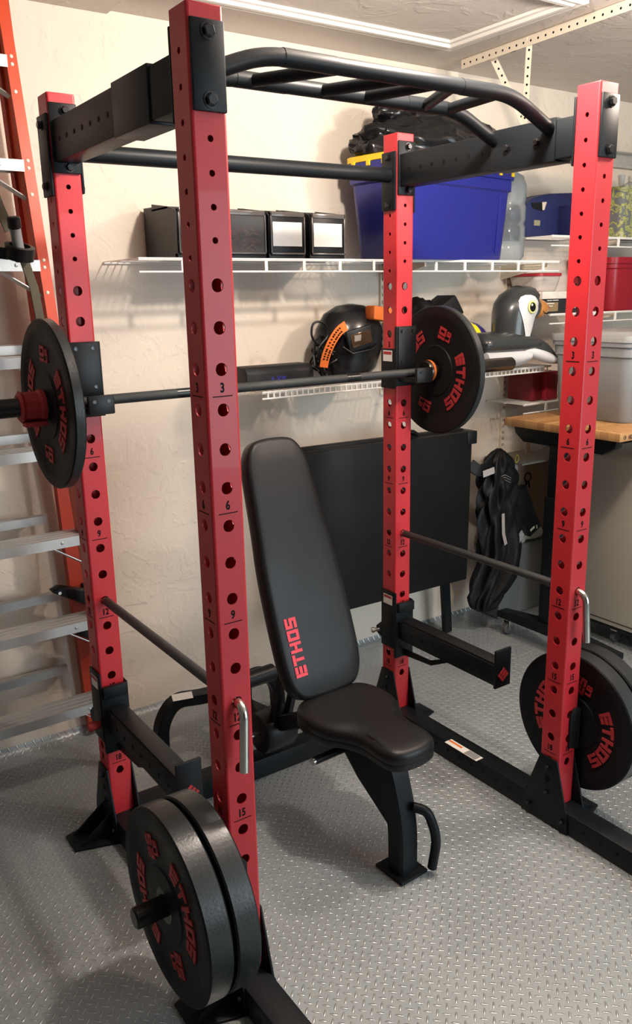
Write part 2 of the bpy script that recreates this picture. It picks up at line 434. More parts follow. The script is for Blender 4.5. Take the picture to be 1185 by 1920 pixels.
# ================================================================== POWER RACK
W_, D_, s_ = 1.1625, .8003, .0748
H_ = s_ / 2
zk = lambda k: 1.769 - .0812 * k
TOPZ = 2.177
rack = thing('power_rack', 'red and black steel power rack with numbered uprights filling the frame', 'power rack', (0, 0, 0))
def upright_mesh():
    m = MB(); bm = m.bm; rad = .006; th = .003
    z0, z1 = s_, TOPZ
    large = [(zk(k), .0133) for k in range(1, 20)]
    front = large + [(z, .0063) for z in (1.771, 1.8315, 1.892, 1.9527, 2.0135, 2.07, 2.13)]
    side = large + [(z, .0063) for z in (1.7396, 1.801, 1.861, 1.9217, 1.9823, 2.0433, 2.1046)]
    def face(R, holes, off, hw, rimdir):
        holes = sorted(holes)
        bnd = [z0]
        for (a, ra), (b, rb) in zip(holes, holes[1:]): bnd.append(((a + ra) + (b - rb)) / 2)
        bnd.append(z1)
        for i, (zc, r) in enumerate(holes):
            za, zb = bnd[i], bnd[i + 1]; per = []
            for k in range(4): per.append((-hw + 2 * hw * k / 4, za))
            for k in range(4): per.append((hw, za + (zb - za) * k / 4))
            for k in range(4): per.append((hw - 2 * hw * k / 4, zb))
            for k in range(4): per.append((-hw, zb - (zb - za) * k / 4))
            A = [bm.verts.new(R @ Vector((u, -off, z))) for u, z in per]
            B, Cc = [], []
            for u, z in per:
                a = math.atan2(z - zc, u)
                B.append(bm.verts.new(R @ Vector((r * math.cos(a), -off, zc + r * math.sin(a)))))
                if rimdir: Cc.append(bm.verts.new(R @ Vector((r * math.cos(a), -off + th, zc + r * math.sin(a)))))
            for k in range(16):
                j = (k + 1) % 16
                bm.faces.new((A[k], A[j], B[j], B[k]))
                if rimdir: bm.faces.new((B[k], B[j], Cc[j], Cc[k]))
    for q, hs in ((0, front), (1, side), (2, front), (3, side)):
        R = Matrix.Rotation(q * PI / 2, 3, 'Z')
        face(R, hs, H_, H_ - rad, True)
        face(R, hs, H_ - th, H_ - th, False)
        c = [R @ Vector((H_ - rad + rad * math.sin(t), -(H_ - rad) - rad * math.cos(t), 0)) for t in (0, PI / 8, PI / 4, 3 * PI / 8, PI / 2)]
        V = [[bm.verts.new((p.x, p.y, z)) for p in c] for z in (z0, z1)]
        for k in range(4): bm.faces.new((V[0][k], V[0][k + 1], V[1][k + 1], V[1][k]))
    return m
me_up = None
def numbers(par):
    for q in (0, 3):
        R = Matrix.Rotation(q * PI / 2, 3, 'Z')
        for n in (3, 6, 9, 12, 15, 18):
            m = MB(); zc = zk(n) - .036
            font_mesh(m, str(n), lambda u, v, h: R @ Vector((u * .0155, -(H_ + .0001 + h * .0005), zc + (v - .5) * .0205)))
            zl = zk(n) - .0535
            m.loft([[R @ Vector((u, -(H_ + h), zl + z)) for h, z in ((.0001, -.001), (.0006, -.001), (.0006, .001), (.0001, .001))] for u in (-.0225, .0225)])
            m.build('number_marking', MARK, par, smooth=0)
cap_m = None
ups = []
for i, (x, y) in enumerate(((0, 0), (0, D_), (W_, D_), (W_, 0))):
    if i == 0:
        u = upright_mesh().build('upright', RED, rack, smooth=40)
        numbers(u)
        cp = MB().bx(-H_ + .001, H_ - .001, -H_ + .001, H_ - .001, TOPZ - .004, TOPZ + .003, .002).build('end_cap', RED, u)
    else:
        u = ups[0].copy(); COL.objects.link(u); u.location = (x, y, 0); u.parent = rack
        for ch in list(ups[0].children):
            c = ch.copy(); COL.objects.link(c); c.parent = u
    ups.append(u)
def bolts(pts, d, r, parent, name='bolt'):
    for p in pts:
        m = MB(); bolt(m, p, d, r); m.build(name, BOLT, parent)
def discs(pts, d, r, prof, parent, name, mt=None):
    for p in pts:
        MB().lathe([(a * r, b) for a, b in prof], p, d, 14).build(name, mt or BOLT, parent)
def bolt(m, p, d, r=.0115, mi=0):
    p, d = Vector(p), Vector(d).normalized()
    m.lathe([(r * 1.25, 0), (r * 1.25, .002)], p, d, 18, mi)
    m.lathe([(r, .002), (r, .008), (r * .8, .0105)], p, d, 6, mi)
# side beams along the depth, each with sleeve end plates and holes drilled as dark discs recessed
def holes_row(m, x, ys, z, sx, r=.006):
    for y in ys: m.lathe([(r, 0), (r, .0006)], (x, y, z), (sx, 0, 0), 14, mi=1)
for x in (0, W_):
    inn = 1 if x == 0 else -1
    h = MB().bx(x - .031, x + .031, H_ + .008, D_ - H_ - .008, 2.010, 2.112, .004)
    for sg in (-1, 1): holes_row(h, x + sg * .0311, [.38 + .055 * k for k in range(7)], 2.061, sg)
    b = h.build('side_beam', [BLK, MARK], rack)
    MB().bx(x - .036, x + .036, .15 if x == 0 else .103, .34, 2.005, 2.117, .003).build('sleeve', BLK, b)
    bolts([(x + inn * .036, y, 2.062) for y in (.165, .275)], (inn, 0, 0), .010, b)
    for y, dy, px in ((0, 1, 1), (D_, -1, 1)):
        p = MB().bx(x - .037, x + .037, y + dy * H_ - (0 if dy > 0 else .008), y + dy * H_ + (.008 if dy > 0 else 0), 1.985, 2.155, .003).build('mounting_plate', BLK, rack)
        bolts([(x + .004, y + dy * (H_ + .008), z) for z in (2.137, 2.0)], (0, dy, 0), .010, p)
    p = MB().box((x, -H_ - .004, 2.075), (.070, .008, .155), .003).build('mounting_plate', BLK, rack)
    bolts([(x, -H_ - .008, z) for z in (2.132, 2.017)], (0, -1, 0), .012, p)
# rear top bar with square plates on the inner and outer faces of the back uprights
b = MB().cyl((H_ + .008, D_, 2.045), (W_ - H_ - .008, D_, 2.05), .0235, n=28).build('rear_bar', BLK, rack)
for x, sg in ((0, 1), (W_, -1)):
    for side in (1, -1):
        xx = x + sg * side * H_
        p = MB().box((xx + sg * side * .004, D_, 2.03), (.008, .072, .185 if side > 0 else .20), .003).build('mounting_plate', BLK, rack)
        bolts([(xx + sg * side * .008, D_, z) for z in (2.105, 1.955)], (sg * side, 0, 0), .010, p)
# multi grip pull up bar
pu = None
m = MB()
Z1 = 2.155
for y in (.112, .318):
    pth = fillet([(H_ - .006, y + .012, 2.088), (.215, y, Z1), (W_ - .2, y, Z1), (W_ - H_ + .006, y + .012, 2.088)], .06, 6)
    m.tube(pth, .0185, 16)
pu = m.build('pull_up_bar', BLK, rack)
g = [((.305, .31), (.41, .12)), ((.505, .31), (.595, .12)), ((.64, .31), (.70, .12)), ((.845, .31), (.76, .12)), ((.93, .31), (.912, .12))]
for a, c in g:
    MB().cyl((*a, Z1 - .002), (*c, Z1 - .002), .0145, n=16).build('cross_grip', BLK, pu)
for y in (.112, .318):
    for x0, x1 in ((.26, .40), (.78, .90)):
        MB().cyl((x0, y, Z1), (x1, y, Z1), .0192, n=18).build('grip_sleeve', BLK, pu)
# base rails and rear crossmember
for x in (0, W_):
    h = MB().bx(x - H_, x + H_, -.62, D_ + .11, 0, s_, .004)
    for sg in (1, -1):
        for k in range(22):
            y = -.57 + .0605 * k
            h.lathe([(.0065, 0), (.0065, .0006)], (x + sg * H_, y, .042), (sg, 0, 0), 12, mi=1)
    b = h.build('base_rail', [BLK, MARK], rack)
    MB().bx(x - H_ + .002, x + H_ - .002, D_ + .105, D_ + .113, .003, s_ - .003, .002).build('end_cap', BLK2, b)
rc = MB().bx(H_, W_ - H_, D_ - H_, D_ + H_, .001, s_, .004).build('rear_crossmember', BLK, rack)
for xx in (H_ + .006, W_ - H_ - .014): MB().bx(xx, xx + .008, D_ - .07, D_ + .07, .001, .11, .002).build('mounting_plate', BLK, rc)
# gussets and feet
for x in (0, W_):
    for y in (0, D_):
        for sg in (1, -1):
            xx = x + sg * H_
            pts = [(xx, y + a, z) for a, z in ((-.098, .001), (.098, .001), (.098, .055), (.036, .238), (-.036, .238), (-.098, .055))]
            if y == 0 or True:
                pts = [(xx, y + a, z) for a, z in ((-.088, .002), (.10, .002), (.095, .06), (.0335, .236), (-.0335, .236), (-.082, .06))]
            gp = MB().prism(pts, (sg * .006, 0, 0), bev=.0015).build('gusset_plate', BLK, rack)
            bolts([(xx + sg * .006, y + a, z) for a, z in ((0, .205), (0, .115), (.07, .04), (-.065, .04))], (sg, 0, 0), .008, gp)
            discs([(xx + sg * .006, y, .16)], (sg, 0, 0), .011, [(1, 0), (1, .0008)], gp, 'hole', MARK)
        so = -1 if x == 0 else 1
        xo = x + so * (H_ + .006)
        L = .125
        ft = MB()
        ft.prism([(xo, y - .085, .0), (xo + so * L, y - .045, 0), (xo + so * L, y + .045, 0), (xo, y + .085, 0)][::1], (0, 0, .007), bev=.0015)
        for a in (-.035, .035):
            ft.prism([(xo, y + a - .003, .006), (xo + so * (L - .02), y + a - .003, .006), (xo, y + a - .003, .085)], (0, .006, 0))
        ft.lathe([(.009, 0), (.009, .001)], (xo + so * (L - .025), y, .007), (0, 0, 1), 14)
        ft.build('foot_plate', BLK, rack)
st = MB().box((1.132, .385, s_ + .0006), (.034, .16, .001), rot=(0, 0, .0)).build('warning_sticker', LABELM, rack)
mm = MB().box((1.137, .43, s_ + .0014), (.010, .066, .0006)); mm.build('sticker_print', LORANGE, st)
MB().box((1.132, .342, s_ + .0014), (.030, .055, .0006)).build('sticker_panel', LGREY, st)

# ================================================================== HARDWARE ON THE RACK
# j-cups
def jcup(x, lab):
    t = thing('j_cup', lab, 'j-cup', (x, D_ - H_, 1.33), 'j-cups holding the barbell')
    yf = D_ - H_
    bd = MB().bx(x - .046, x + .046, yf - .012, yf - .0005, 1.345, 1.552, .002)
    bd.bx(x - .046, x - H_ - .0008, yf - .0005, yf + s_ * .98, 1.335, 1.475, .002)
    bd.bx(x - .036, x + .036, yf - .105, yf - .011, 1.362, 1.3805, .003)
    bd.build('bracket', BLK, t)
    fp = MB().bx(x - .040, x + .040, yf - .0165, yf - .0122, 1.405, 1.548, .0015).build('face_plate', BLK2, t)
    discs([(x + dx, yf - .0165, z) for dx in (-.024, .024) for z in (1.535, 1.43)], (0, -1, 0), .0065, [(1, 0), (1, .0012), (.6, .0008)], fp, 'screw')
    lp = MB().bx(x - .037, x + .037, yf - .112, yf - .098, 1.362, 1.414, .004).build('lip', BLK2, t)
    discs([(x + dx, yf - .112, 1.398) for dx in (-.02, .02)], (0, -1, 0), .005, [(1, 0), (1, .001)], lp, 'screw')
    s2 = MB().box((x - .0466, yf + .036, 1.450), (.0006, .05, .038)).build('warning_sticker', LABELM, t)
    MB().box((x - .0471, yf + .036, 1.460), (.0005, .044, .010)).build('sticker_print', REDM, s2)
jcup(0, 'black j-cup on the back left upright, under the left end of the barbell')
jcup(W_, 'black j-cup with white sticker on the back right upright under the barbell')
# spotter arms
def arm(x, lab, knob, kname):
    t = thing('spotter_arm', lab, 'spotter arm', (x, D_ - H_, .3), 'spotter arms on the back uprights')
    yf = D_ - H_; ye = .245
    c = MB()
    c.bx(x - H_ - .006, x - H_ - .0008, yf - .012, yf + s_ * .99, .335, .565, .0015)
    c.bx(x + H_ + .0008, x + H_ + .006, yf - .012, yf + s_ * .99, .40, .525, .0015)
    c.bx(x - H_ - .006, x + H_ + .006, yf - .014, yf - .0008, .30, .52, .002)
    c.bx(x - .038, x + .038, yf - .028, yf - .012, .488, .525, .003)
    c.prism([(x - H_ - .006, yf + s_ + .03, .40), (x - H_ - .006, yf + s_ - .005, .43), (x - H_ - .006, yf + s_ - .005, .36), (x - H_ - .006, yf + s_ + .03, .375)], (.006, 0, 0))
    c.build('bracket', BLK, t)
    h = MB().bx(x - .030, x + .030, ye + .006, yf - .012, .378, .452, .003)
    for sg in (-1, 1):
        for k in range(7): h.lathe([(.007, 0), (.007, .0006)], (x + sg * .030, ye + .07 + .06 * k, .413), (sg, 0, 0), 12, mi=1)
    a = h.build('arm_tube', [BLK, MARK], t)
    p = MB().bx(x - .026, x + .026, ye + .014, yf - .03, .4522, .459, .002).build('top_strip', BLK2, a)
    discs([(x, ye + .09 + .15 * k, .459) for k in range(3)], (0, 0, 1), .005, [(1, 0), (1, .0008)], p, 'screw')
    MB().prism([(x - .003, y, z) for y, z in ((yf - .012, .305), (yf - .012, .33), (yf - .16, .335), (yf - .26, .378), (yf - .20, .378), (yf - .2, .378), (yf - .30, .378), (yf - .165, .318))][:4] + [(x - .003, yf - .29, .378), (x - .003, yf - .17, .318)], (.006, 0, 0)).build('brace', BLK, t)
    e = MB().bx(x - .036, x + .036, ye - .004, ye + .006, .372, .508, .002).build('end_plate', BLK, t)
    l = MB()
    cc = Vector((x, ye - .0042, .417)); R = Matrix.Rotation(-PI / 4 * .9, 3, 'Y')
    for r in ((-.5, -.5, -.27, .5), (-.21, -.5, .5, -.24), (-.21, -.13, .5, .13), (-.21, .24, .5, .5)):
        a0, b0, a1, b1 = r
        pts = [cc + R @ Vector((u * .036, 0, v * .036)) for u, v in ((a0, b0), (a1, b0), (a1, b1), (a0, b1))]
        l.prism(pts, (0, -.0008, 0))
    l.build('logo', REDM, e)
    k = MB()
    if kname == 'pull_knob': k.lathe([(.011, 0), (.013, .012), (.016, .03), (.014, .038)], (x - H_ - .006, yf + .02, .39), (-1, 0, 0), 18)
    else: k.lathe([(.008, 0), (.008, .02), (.011, .022), (.011, .03), (.006, .033)], (x - H_ - .004, yf + s_ + .015, .388), (-1, .3, 0), 16)
    k.build(kname, knob, t)
    s2 = MB().box((x - .0440, yf + .034, .53), (.0006, .052, .038)).build('warning_sticker', LABELM, t)
    MB().box((x - .0445, yf + .034, .541), (.0005, .046, .010)).build('sticker_print', REDM, s2)
arm(0, 'left black spotter arm with red pull knob, ending behind the stacked weight plates', REDM, 'pull_knob')
arm(W_, 'right black spotter arm with a silver pin, reaching out beside the bench seat', CHROME, 'locking_pin')
# safety bars: rod through the numbered holes, bent zinc handle hanging at the front
def safety(x, lab, tx):
    t = thing('safety_bar', lab, 'safety bar', (x, D_ / 2, .795), 'pin safety bars between the uprights')
    z = zk(12)
    MB().cyl((x, H_ + .02, z), (x, D_ - H_ - .012, z), .0128, n=18).build('rod', KNURL, t)
    MB().cyl((x, D_ - H_ - .013, z), (x, D_ + H_ + .022, z), .0105, n=18, bev=.002).build('tip', CHROME, t)
    pth = fillet([(x, H_ + .022, z), (x, -H_ - .030, z), (x + tx, -H_ - .040, z - .15)], .03, 7)
    MB().tube(pth, .0105, 18).build('handle', CHROME, t)
safety(0, 'left safety bar with its bent silver handle on the nearest upright', -.012)
safety(W_, 'right safety bar with its bent silver handle on the front right upright', .004)
# plate storage pegs
def peg(x, sg, lab):
    t = thing('plate_storage_peg', lab, 'plate peg', (x, 0, .33), 'plate storage pegs')
    b = MB().bx(x + (H_ if sg > 0 else -H_ - .008), x + (H_ + .008 if sg > 0 else -H_), -H_ - .007, H_ + .002, .262, .40, .002)
    yb = -H_ - .0075
    b.prism([(x + sg * H_, yb, .262), (x + sg * H_, yb, .405), (x + sg * .012, yb, .405), (x - sg * .002, yb, .385), (x - sg * .002, yb, .275)], (0, .0065, 0), bev=.001)
    b.build('bracket', BLK, t)
    MB().cyl((x + sg * (H_ + .008), 0, .33), (x + sg * .265, 0, .33), .0245, n=28, bev=.004).build('tube', STEELB, t)
peg(0, -1, 'black plate peg on the front left upright, poking out of the stacked plates')
peg(W_, 1, 'black plate peg on the front right upright, behind its bracket')

# ================================================================== PLATES
def plate(name, thick, wt, lab, cx, y, z, rot=0.0, facing=-1, group=None):
    t = thing(name, lab, 'weight plate', (cx, y, z), group)
    R = .225; h = thick / 2; rec = .0035
    prof = [(.0258, -h), (.088, -h), (.091, -h + rec), (.180, -h + rec), (.186, -h + .001), (.205, -h), (.221, -h), (R, -h + .004), (R, h - .004), (.221, h), (.205, h), (.186, h - .001), (.180, h - rec), (.091, h - rec), (.088, h), (.0258, h)]
    m = MB(); m.lathe(prof, (0, 0, 0), (1, 0, 0), 96, cap=False)
    bm = m.bm
    for f in bm.faces:
        c = f.calc_center_median()
        if math.hypot(c.y, c.z) > .2235: f.material_index = 1
    m.build('rubber_disc', [RUBBER, RUBTREAD], t, local=True, smooth=30)
    m = MB(); m.lathe([(.0258, -h - .0005), (.041, -h - .0005), (.041, h + .0005), (.0258, h + .0005), (.0258, -h - .0005)], (0, 0, 0), (1, 0, 0), 40, cap=False)
    m.build('hub', STEELB, t, local=True)
    for sd in (-1, 1):
        for k in range(2):
            def P(r, th, hh, sd=sd):
                return Vector((sd * (h - rec + .0002 + hh * .0028), sd * math.sin(th) * r, math.cos(th) * r))
            th0 = rot + k * PI + PI * .60
            m = MB(); letters(m, 'ETHOS', lambda u, v, hh: P(.113 + .042 * v, th0 + u * .044 / .134, hh), 3, .16)
            m.build('lettering', REDM, t, local=True, smooth=0)
            th1 = rot + k * PI + PI * .12
            def radial(u, v, hh, off, sc):
                rr = .134 + u * sc; q = (v - .5) * sc + off
                return Vector((sd * (h - rec + .0002 + hh * .0028), sd * (math.sin(th1) * rr - math.cos(th1) * q), math.cos(th1) * rr + math.sin(th1) * q))
            m = MB()
            letters(m, wt, lambda u, v, hh: radial(u, v, hh, .013, .035), 1, .15)
            letters(m, 'LB', lambda u, v, hh: radial(u, v, hh, -.020, .021), 1, .15)
            m.build('weight_marking', REDM, t, local=True, smooth=0)
    return t
YB, ZB = .705, 1.395
plate('bumper_plate', .030, '10', 'thin ten pound plate on the left barbell end, red collar against it', -.119, YB, ZB, rot=-.25)
p2 = plate('bumper_plate', .030, '10', 'thin ten pound plate on the right end of the barbell, in front of the penguin', 1.268, YB, ZB, rot=0.0)
g25 = 'bumper plates stacked on the left peg'
plate('bumper_plate', .058, '25', 'outer twenty-five pound plate on the left peg, its peg end sticking out', -.163, 0, .33, rot=-.75)
plate('bumper_plate', .058, '25', 'inner twenty-five pound plate on the left peg, next to the upright', -.096, 0, .33, rot=1.5)
plate('bumper_plate', .058, '25', 'bumper plate nearest the upright on the right peg, red lettering showing', W_ + .092, 0, .33, rot=-.12)
plate('bumper_plate', .058, '25', 'outer bumper plate on the right peg, mostly hidden behind another', W_ + .158, 0, .33, rot=1.2)

# ================================================================== BARBELL
bb = thing('barbell', 'dark knurled barbell resting on the two j-cups', 'barbell', (W_ / 2, YB, ZB))
xl, xr = -.072, 1.235
MB().cyl((xl, YB, ZB), (xr, YB, ZB), .0142, n=24).build('shaft', KNURL, bb)
for x0, x1 in ((.245, .30), (.86, .915)): MB().cyl((x0, YB, ZB), (x1, YB, ZB), .01435, n=24).build('ring_mark', STEELB, bb)
for x, sg in ((xl, -1), (xr, 1)):
    s = MB().lathe([(.016, -.028), (.033, -.026), (.038, -.018), (.038, 0), (.0252, .0005), (.0252, .412), (.022, .417)], (x, YB, ZB), (sg, 0, 0), 36).build('sleeve', SLEEVE if sg > 0 else STEELB, bb)
    MB().lathe([(.0383, -.014), (.0388, -.013), (.0388, -.005), (.0383, -.004)], (x, YB, ZB), (sg, 0, 0), 36).build('band', ORHEAD, s)
cl = thing('barbell_collar', 'red clamp collar on the left barbell sleeve, outside the plate', 'collar', (-.17, YB, ZB))
m = MB(); m.lathe([(.0262, 0), (.038, 0), (.044, .006), (.044, .016), (.039, .022), (.039, .058), (.043, .066), (.034, .072), (.0262, .072)], (-.136, YB, ZB), (-1, 0, 0), 10, cap=False)
m.build('ring', REDM, cl, smooth=0)
MB().box((-.172, YB - .02, ZB - .044), (.06, .03, .012), .003).build('latch', REDM, cl)
MB().lathe([(.0258, 0), (.0415, 0), (.0415, .010), (.0258, .010)], (-.1345, YB, ZB), (-1, 0, 0), 30, cap=False).build('inner_ring', BLK2, cl)

# ================================================================== BENCH
bench = thing('weight_bench', 'black adjustable weight bench with upright backrest inside the rack', 'weight bench', (.60, .10, 0), rz=math.radians(2.5))
def pad(outline, th, bev, to3, name, m, parent, dome=.006):
    n = len(outline); cx = sum(p[0] for p in outline) / n; cy = sum(p[1] for p in outline) / n
    def ring(ins, h):
        out = []
        for i in range(n):
            p = Vector(outline[i]); a = Vector(outline[i - 1]); b = Vector(outline[(i + 1) % n])
            d = (b - a).normalized(); nn = Vector((-d.y, d.x))
            out.append(to3(p.x + nn.x * ins, p.y + nn.y * ins, h))
        return out
    def sc(k, h): return [to3(cx + (p[0] - cx) * k, cy + (p[1] - cy) * k, h) for p in outline]
    rings = [sc(.93, 0), ring(.004, 0), ring(0, .004), ring(0, th * .35), ring(.0015, th * .36), ring(0, th * .38), ring(0, th - bev), ring(bev * .12, th - bev * .6), ring(bev * .4, th - bev * .22), ring(bev * .95, th)]
    rings += [sc(.8, th + dome * .5), sc(.5, th + dome), sc(.2, th + dome)]
    mm = MB(); mm.loft(rings); return mm.build(name, m, parent, local=True, smooth=55)
def smooth_outline(pts, it=2):
    P = [Vector(p) for p in pts]
    for _ in range(it):
        Q = []
        for i in range(len(P)):
            a, b = P[i], P[(i + 1) % len(P)]
            Q += [a * .75 + b * .25, a * .25 + b * .75]
        P = Q
    return [tuple(p) for p in P]
# backrest: local y/z plane tilted
ang = math.radians(70.0); bo = Vector((0, .385, .462))
ud = Vector((0, math.cos(ang), math.sin(ang))); nd = Vector((0, -math.sin(ang), math.cos(ang)))
half = [(-.035, .085), (-.012, .125), (.05, .150), (.2, .152), (.38, .148), (.5, .134), (.62, .126), (.72, .118), (.775, .095), (.80, .06)]
ol = [(x, v) for v, x in half] + [(-x, v) for v, x in half[::-1]]
ol = smooth_outline(ol, 2)
T = lambda u, v, h: Vector((u, 0, 0)) + bo + ud * v + nd * h
bp_ = pad(ol, .052, .016, T, 'backrest', LEATHER, bench, dome=.002)
m = MB()
letters(m, 'ETHOS', lambda u, v, h: T(-.095 - (v - .5) * .043, .140 + u * .040, .0542 + h * .0012), 1, .13)
m.build('lettering', mat('bright_red_print', (.75, .035, .06), .45), bp_, local=True, smooth=0)
# seat
so = [(-.062, -.085), (.0, -.095), (.062, -.085), (.088, -.055), (.092, .0), (.088, .04), (.10, .09), (.145, .15), (.155, .20), (.155, .26), (.135, .315), (.09, .338), (0, .345), (-.09, .338), (-.135, .315), (-.155, .26), (-.155, .20), (-.145, .15), (-.10, .09), (-.088, .04), (-.092, .0), (-.088, -.055)]
so = smooth_outline(so, 2)
Ts = lambda u, v, h: Vector((u, v + .02, .380 + v * .03 + h))
pad(so, .060, .018, Ts, 'seat', LEATHER, bench)
fr = MB()
fr.tube(fillet([(0, -.005, .004), (0, -.005, .17), (0, .045, .33), (0, .10, .40)], .14, 8), .032, w=.036, up=(0, 1, 0))
fr.prism([(-.028, y, z) for y, z in ((.02, .14), (.17, .24), (.24, .30), (.26, .385), (.08, .385), (.05, .30), (.02, .22))], (.056, 0, 0), bev=.003)
fr.tube([(0, .05, .385), (0, .42, .405)], .024, w=.026, up=(0, 0, 1))
fr.tube([(0, .33, .37), (0, .62, .22), (0, 1.04, .16)], .026, w=.028, up=(0, 0, 1))
fr.build('frame', BLK, bench, local=True)
fp = MB().box((0, .0, .006), (.105, .115, .010), .002); fp.build('foot_plate', BLK, bench, local=True)
MB().tube(fillet([(.015, -.03, .222), (.045, -.06, .212), (.062, -.085, .13), (.058, -.070, .022)], .05, 6), .0145, 14).build('carry_handle', BLK, bench, local=True)
MB().tube([(-.16, .21, .325), (.03, .21, .325)], .0125, 16).build('adjustment_bar', BLK2, bench, local=True)
MB().cyl((-.168, .21, .325), (-.158, .21, .325), .0118, n=16).build('end_cap', CHROME, bench, local=True)
m = MB()
m.tube([(0, .385, .405), (0, .40, .48), (0, .56, .95)], .018, w=.03, up=(0, 1, 0))
m.box((0, .40, .46), (.09, .05, .06), .003)
m.tube([(-.03, .62, .24), (-.03, .50, .60)], .014, w=.012, up=(0, 1, 0)).tube([(.03, .62, .24), (.03, .50, .60)], .014, w=.012, up=(0, 1, 0))
m.build('backrest_support', BLK, bench, local=True)
rl = MB().tube(fillet([(-.265, 1.03, .012), (-.262, 1.03, .13), (-.20, 1.035, .205), (-.06, 1.04, .175), (.06, 1.04, .175), (.20, 1.035, .205), (.262, 1.03, .13), (.265, 1.03, .012)], .07, 6), .026, w=.024, up=(0, 1, 0)).build('rear_leg', BLK, bench, local=True)
MB().box((-.175, 1.012, .222), (.085, .026, .002), rot=(math.radians(50), .15, 0)).build('warning_sticker', LABELM, rl, local=True)
for sx in (-1, 1): MB().box((sx * .265, 1.03, .007), (.07, .10, .012), .003).build('rubber_foot', BLK2, bench, local=True)
MB().lathe([(.012, 0), (.058, .0), (.070, .006), (.076, .020), (.076, .115), (.068, .128), (.012, .13)], (-.075, .66, .185), (1, 0, 0), 36).build('foam_roller', BLK2, bench, local=True)
MB().cyl((-.10, .66, .185), (.08, .66, .185), .010, n=12).build('axle', CHROME, bench, local=True)
MB().cyl((-.14, .86, .285), (.14, .86, .285), .032, n=24, bev=.008).build('foam_roller', BLK2, bench, local=True)
MB().box((0, .86, .23), (.05, .04, .10), .004).build('roller_post', BLK, bench, local=True)

# ================================================================== STEPLADDER
lad = thing('stepladder', 'tall orange fibreglass stepladder with aluminium treads at the left edge', 'stepladder', (-.2, 1.15, 0))
yl = lambda z: 1.09 + .085 * z
xi = lambda z: .116 - .038 * z
ZT = 2.60
def channel(xfun, yfun, sgn, name, m, dep=.075, wd=.045):
    mb = MB(); rings = []
    for z in (0.03, ZT):
        x, y = xfun(z), yfun(z); t = .004
        pts = [(0, 0), (wd, 0), (wd, t), (t + 0, t), (t, dep - t), (wd, dep - t), (wd, dep), (0, dep)]
        rings.append([(x + sgn * a, y + b, z) for a, b in pts])
    mb.loft(rings); return mb.build(name, m, lad)
r1 = channel(xi, yl, 1, 'front_rail', ORANGE, wd=.034)
r2 = channel(lambda z: -.50 - (xi(z) - .105), yl, -1, 'front_rail', ORANGE, wd=.034)
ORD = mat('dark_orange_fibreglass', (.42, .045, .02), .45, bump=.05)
ybk = lambda z: 1.405 - .03 * z
channel(lambda z: .118 - .043 * z, ybk, 1, 'rear_rail', ORD, .04, .055)
channel(lambda z: -.46 - (xi(z) - .105), ybk, -1, 'rear_rail', ORD, .04, .04)
for k in range(1, 9):
    z = .298 * k
    x1 = xi(z) + .001; x0 = -.50 - (xi(z) - .105)
    y0 = yl(z) - .012
    prof = [(0, 0), (0, -.034), (.004, -.034), (.004, -.004), (.016, -.004), (.016, .0), (.022, .0), (.022, -.003), (.03, -.003), (.03, 0), (.045, 0), (.045, -.003), (.053, -.003), (.053, 0), (.068, 0), (.068, -.003), (.076, -.003), (.076, -.028), (.072, -.028), (.072, -.007), (.006, -.007)]
    prof = [(0, -.034), (0, 0), (.016, 0), (.016, -.003), (.024, -.003), (.024, 0), (.042, 0), (.042, -.003), (.050, -.003), (.050, 0), (.068, 0), (.068, -.003), (.076, -.003), (.076, 0), (.100, 0), (.100, -.028), (.096, -.028), (.096, -.007), (.004, -.007), (.004, -.034)]
    tr = MB().loft([[(x, y0 + a, z + b) for a, b in prof] for x in (x0, x1)]).build('tread', ALU, lad, smooth=0)
    discs([(x, y0, z - .016) for x in (x0 + .09, x1 - .075)], (0, -1, 0), 1, [(.006, 0), (.005, .002), (.002, .0035)], tr, 'rivet', ALU)
    MB().tube([(x1 - .11, y0 + .05, z - .036), (x1 + .01, y0 + .03, z - .115)], .0015, w=.012, up=(0, .3, 1)).build('diagonal_brace', ALU, lad)
    discs([(xi(z) + .017, yl(z + dz), z + dz) for dz in (.0, -.022, -.10)], (0, -1, 0), 1, [(.006, 0), (.005, .002), (.002, .0035)], r1, 'rivet', CREAMST)
    zr = z + .03; yb = ybk(zr)
    MB().loft([[(x, yb + a, zr + b) for a, b in ((0, -.03), (0, 0), (.012, .004), (.03, 0), (.03, -.004), (.012, -.002), (.004, -.004), (.004, -.03))] for x in (-.44 - (xi(zr) - .105), xi(zr) - .05)]).build('rear_rung', ALU, lad, smooth=0)
for x in (.085, -.525): MB().bx(x, x + .055, 1.075, 1.175, 0, .035, .005).build('rubber_foot', BLK2, lad)

# strap with black ring and grey tube hanging in front of the ladder
t = thing('hanging_tool_holder', 'black ring holder with short grey tube on an olive strap before the ladder', 'tool holder', (-.075, 1.05, 1.8))
MB().tube([(-.135, 1.075, 2.06), (-.105, 1.06, 1.93), (-.085, 1.05, 1.86)], .003, w=.014, up=(0, 1, 0)).tube([(-.055, 1.04, 1.78), (-.03, 1.055, 1.70), (-.005, 1.075, 1.50), (.0, 1.09, 1.38)], .003, w=.013, up=(0, 1, 0)).build('strap', OLIVE, t)
m = MB(); m.lathe([(.030, -.02), (.042, -.018), (.042, .018), (.030, .02), (.026, .0), (.030, -.02)], (-.075, 1.01, 1.80), (.1, -.35, 1), 24, cap=False)
m.tube([(-.20, 1.05, 1.81), (-.14, 1.03, 1.80), (-.105, 1.015, 1.795)], .016, w=.010, up=(0, 0, 1)); m.build('ring', BLK2, t)
MB().cyl((-.070, 1.02, 1.775), (-.083, 1.0, 1.865), .0155, n=18).build('tube', GREYP, t)
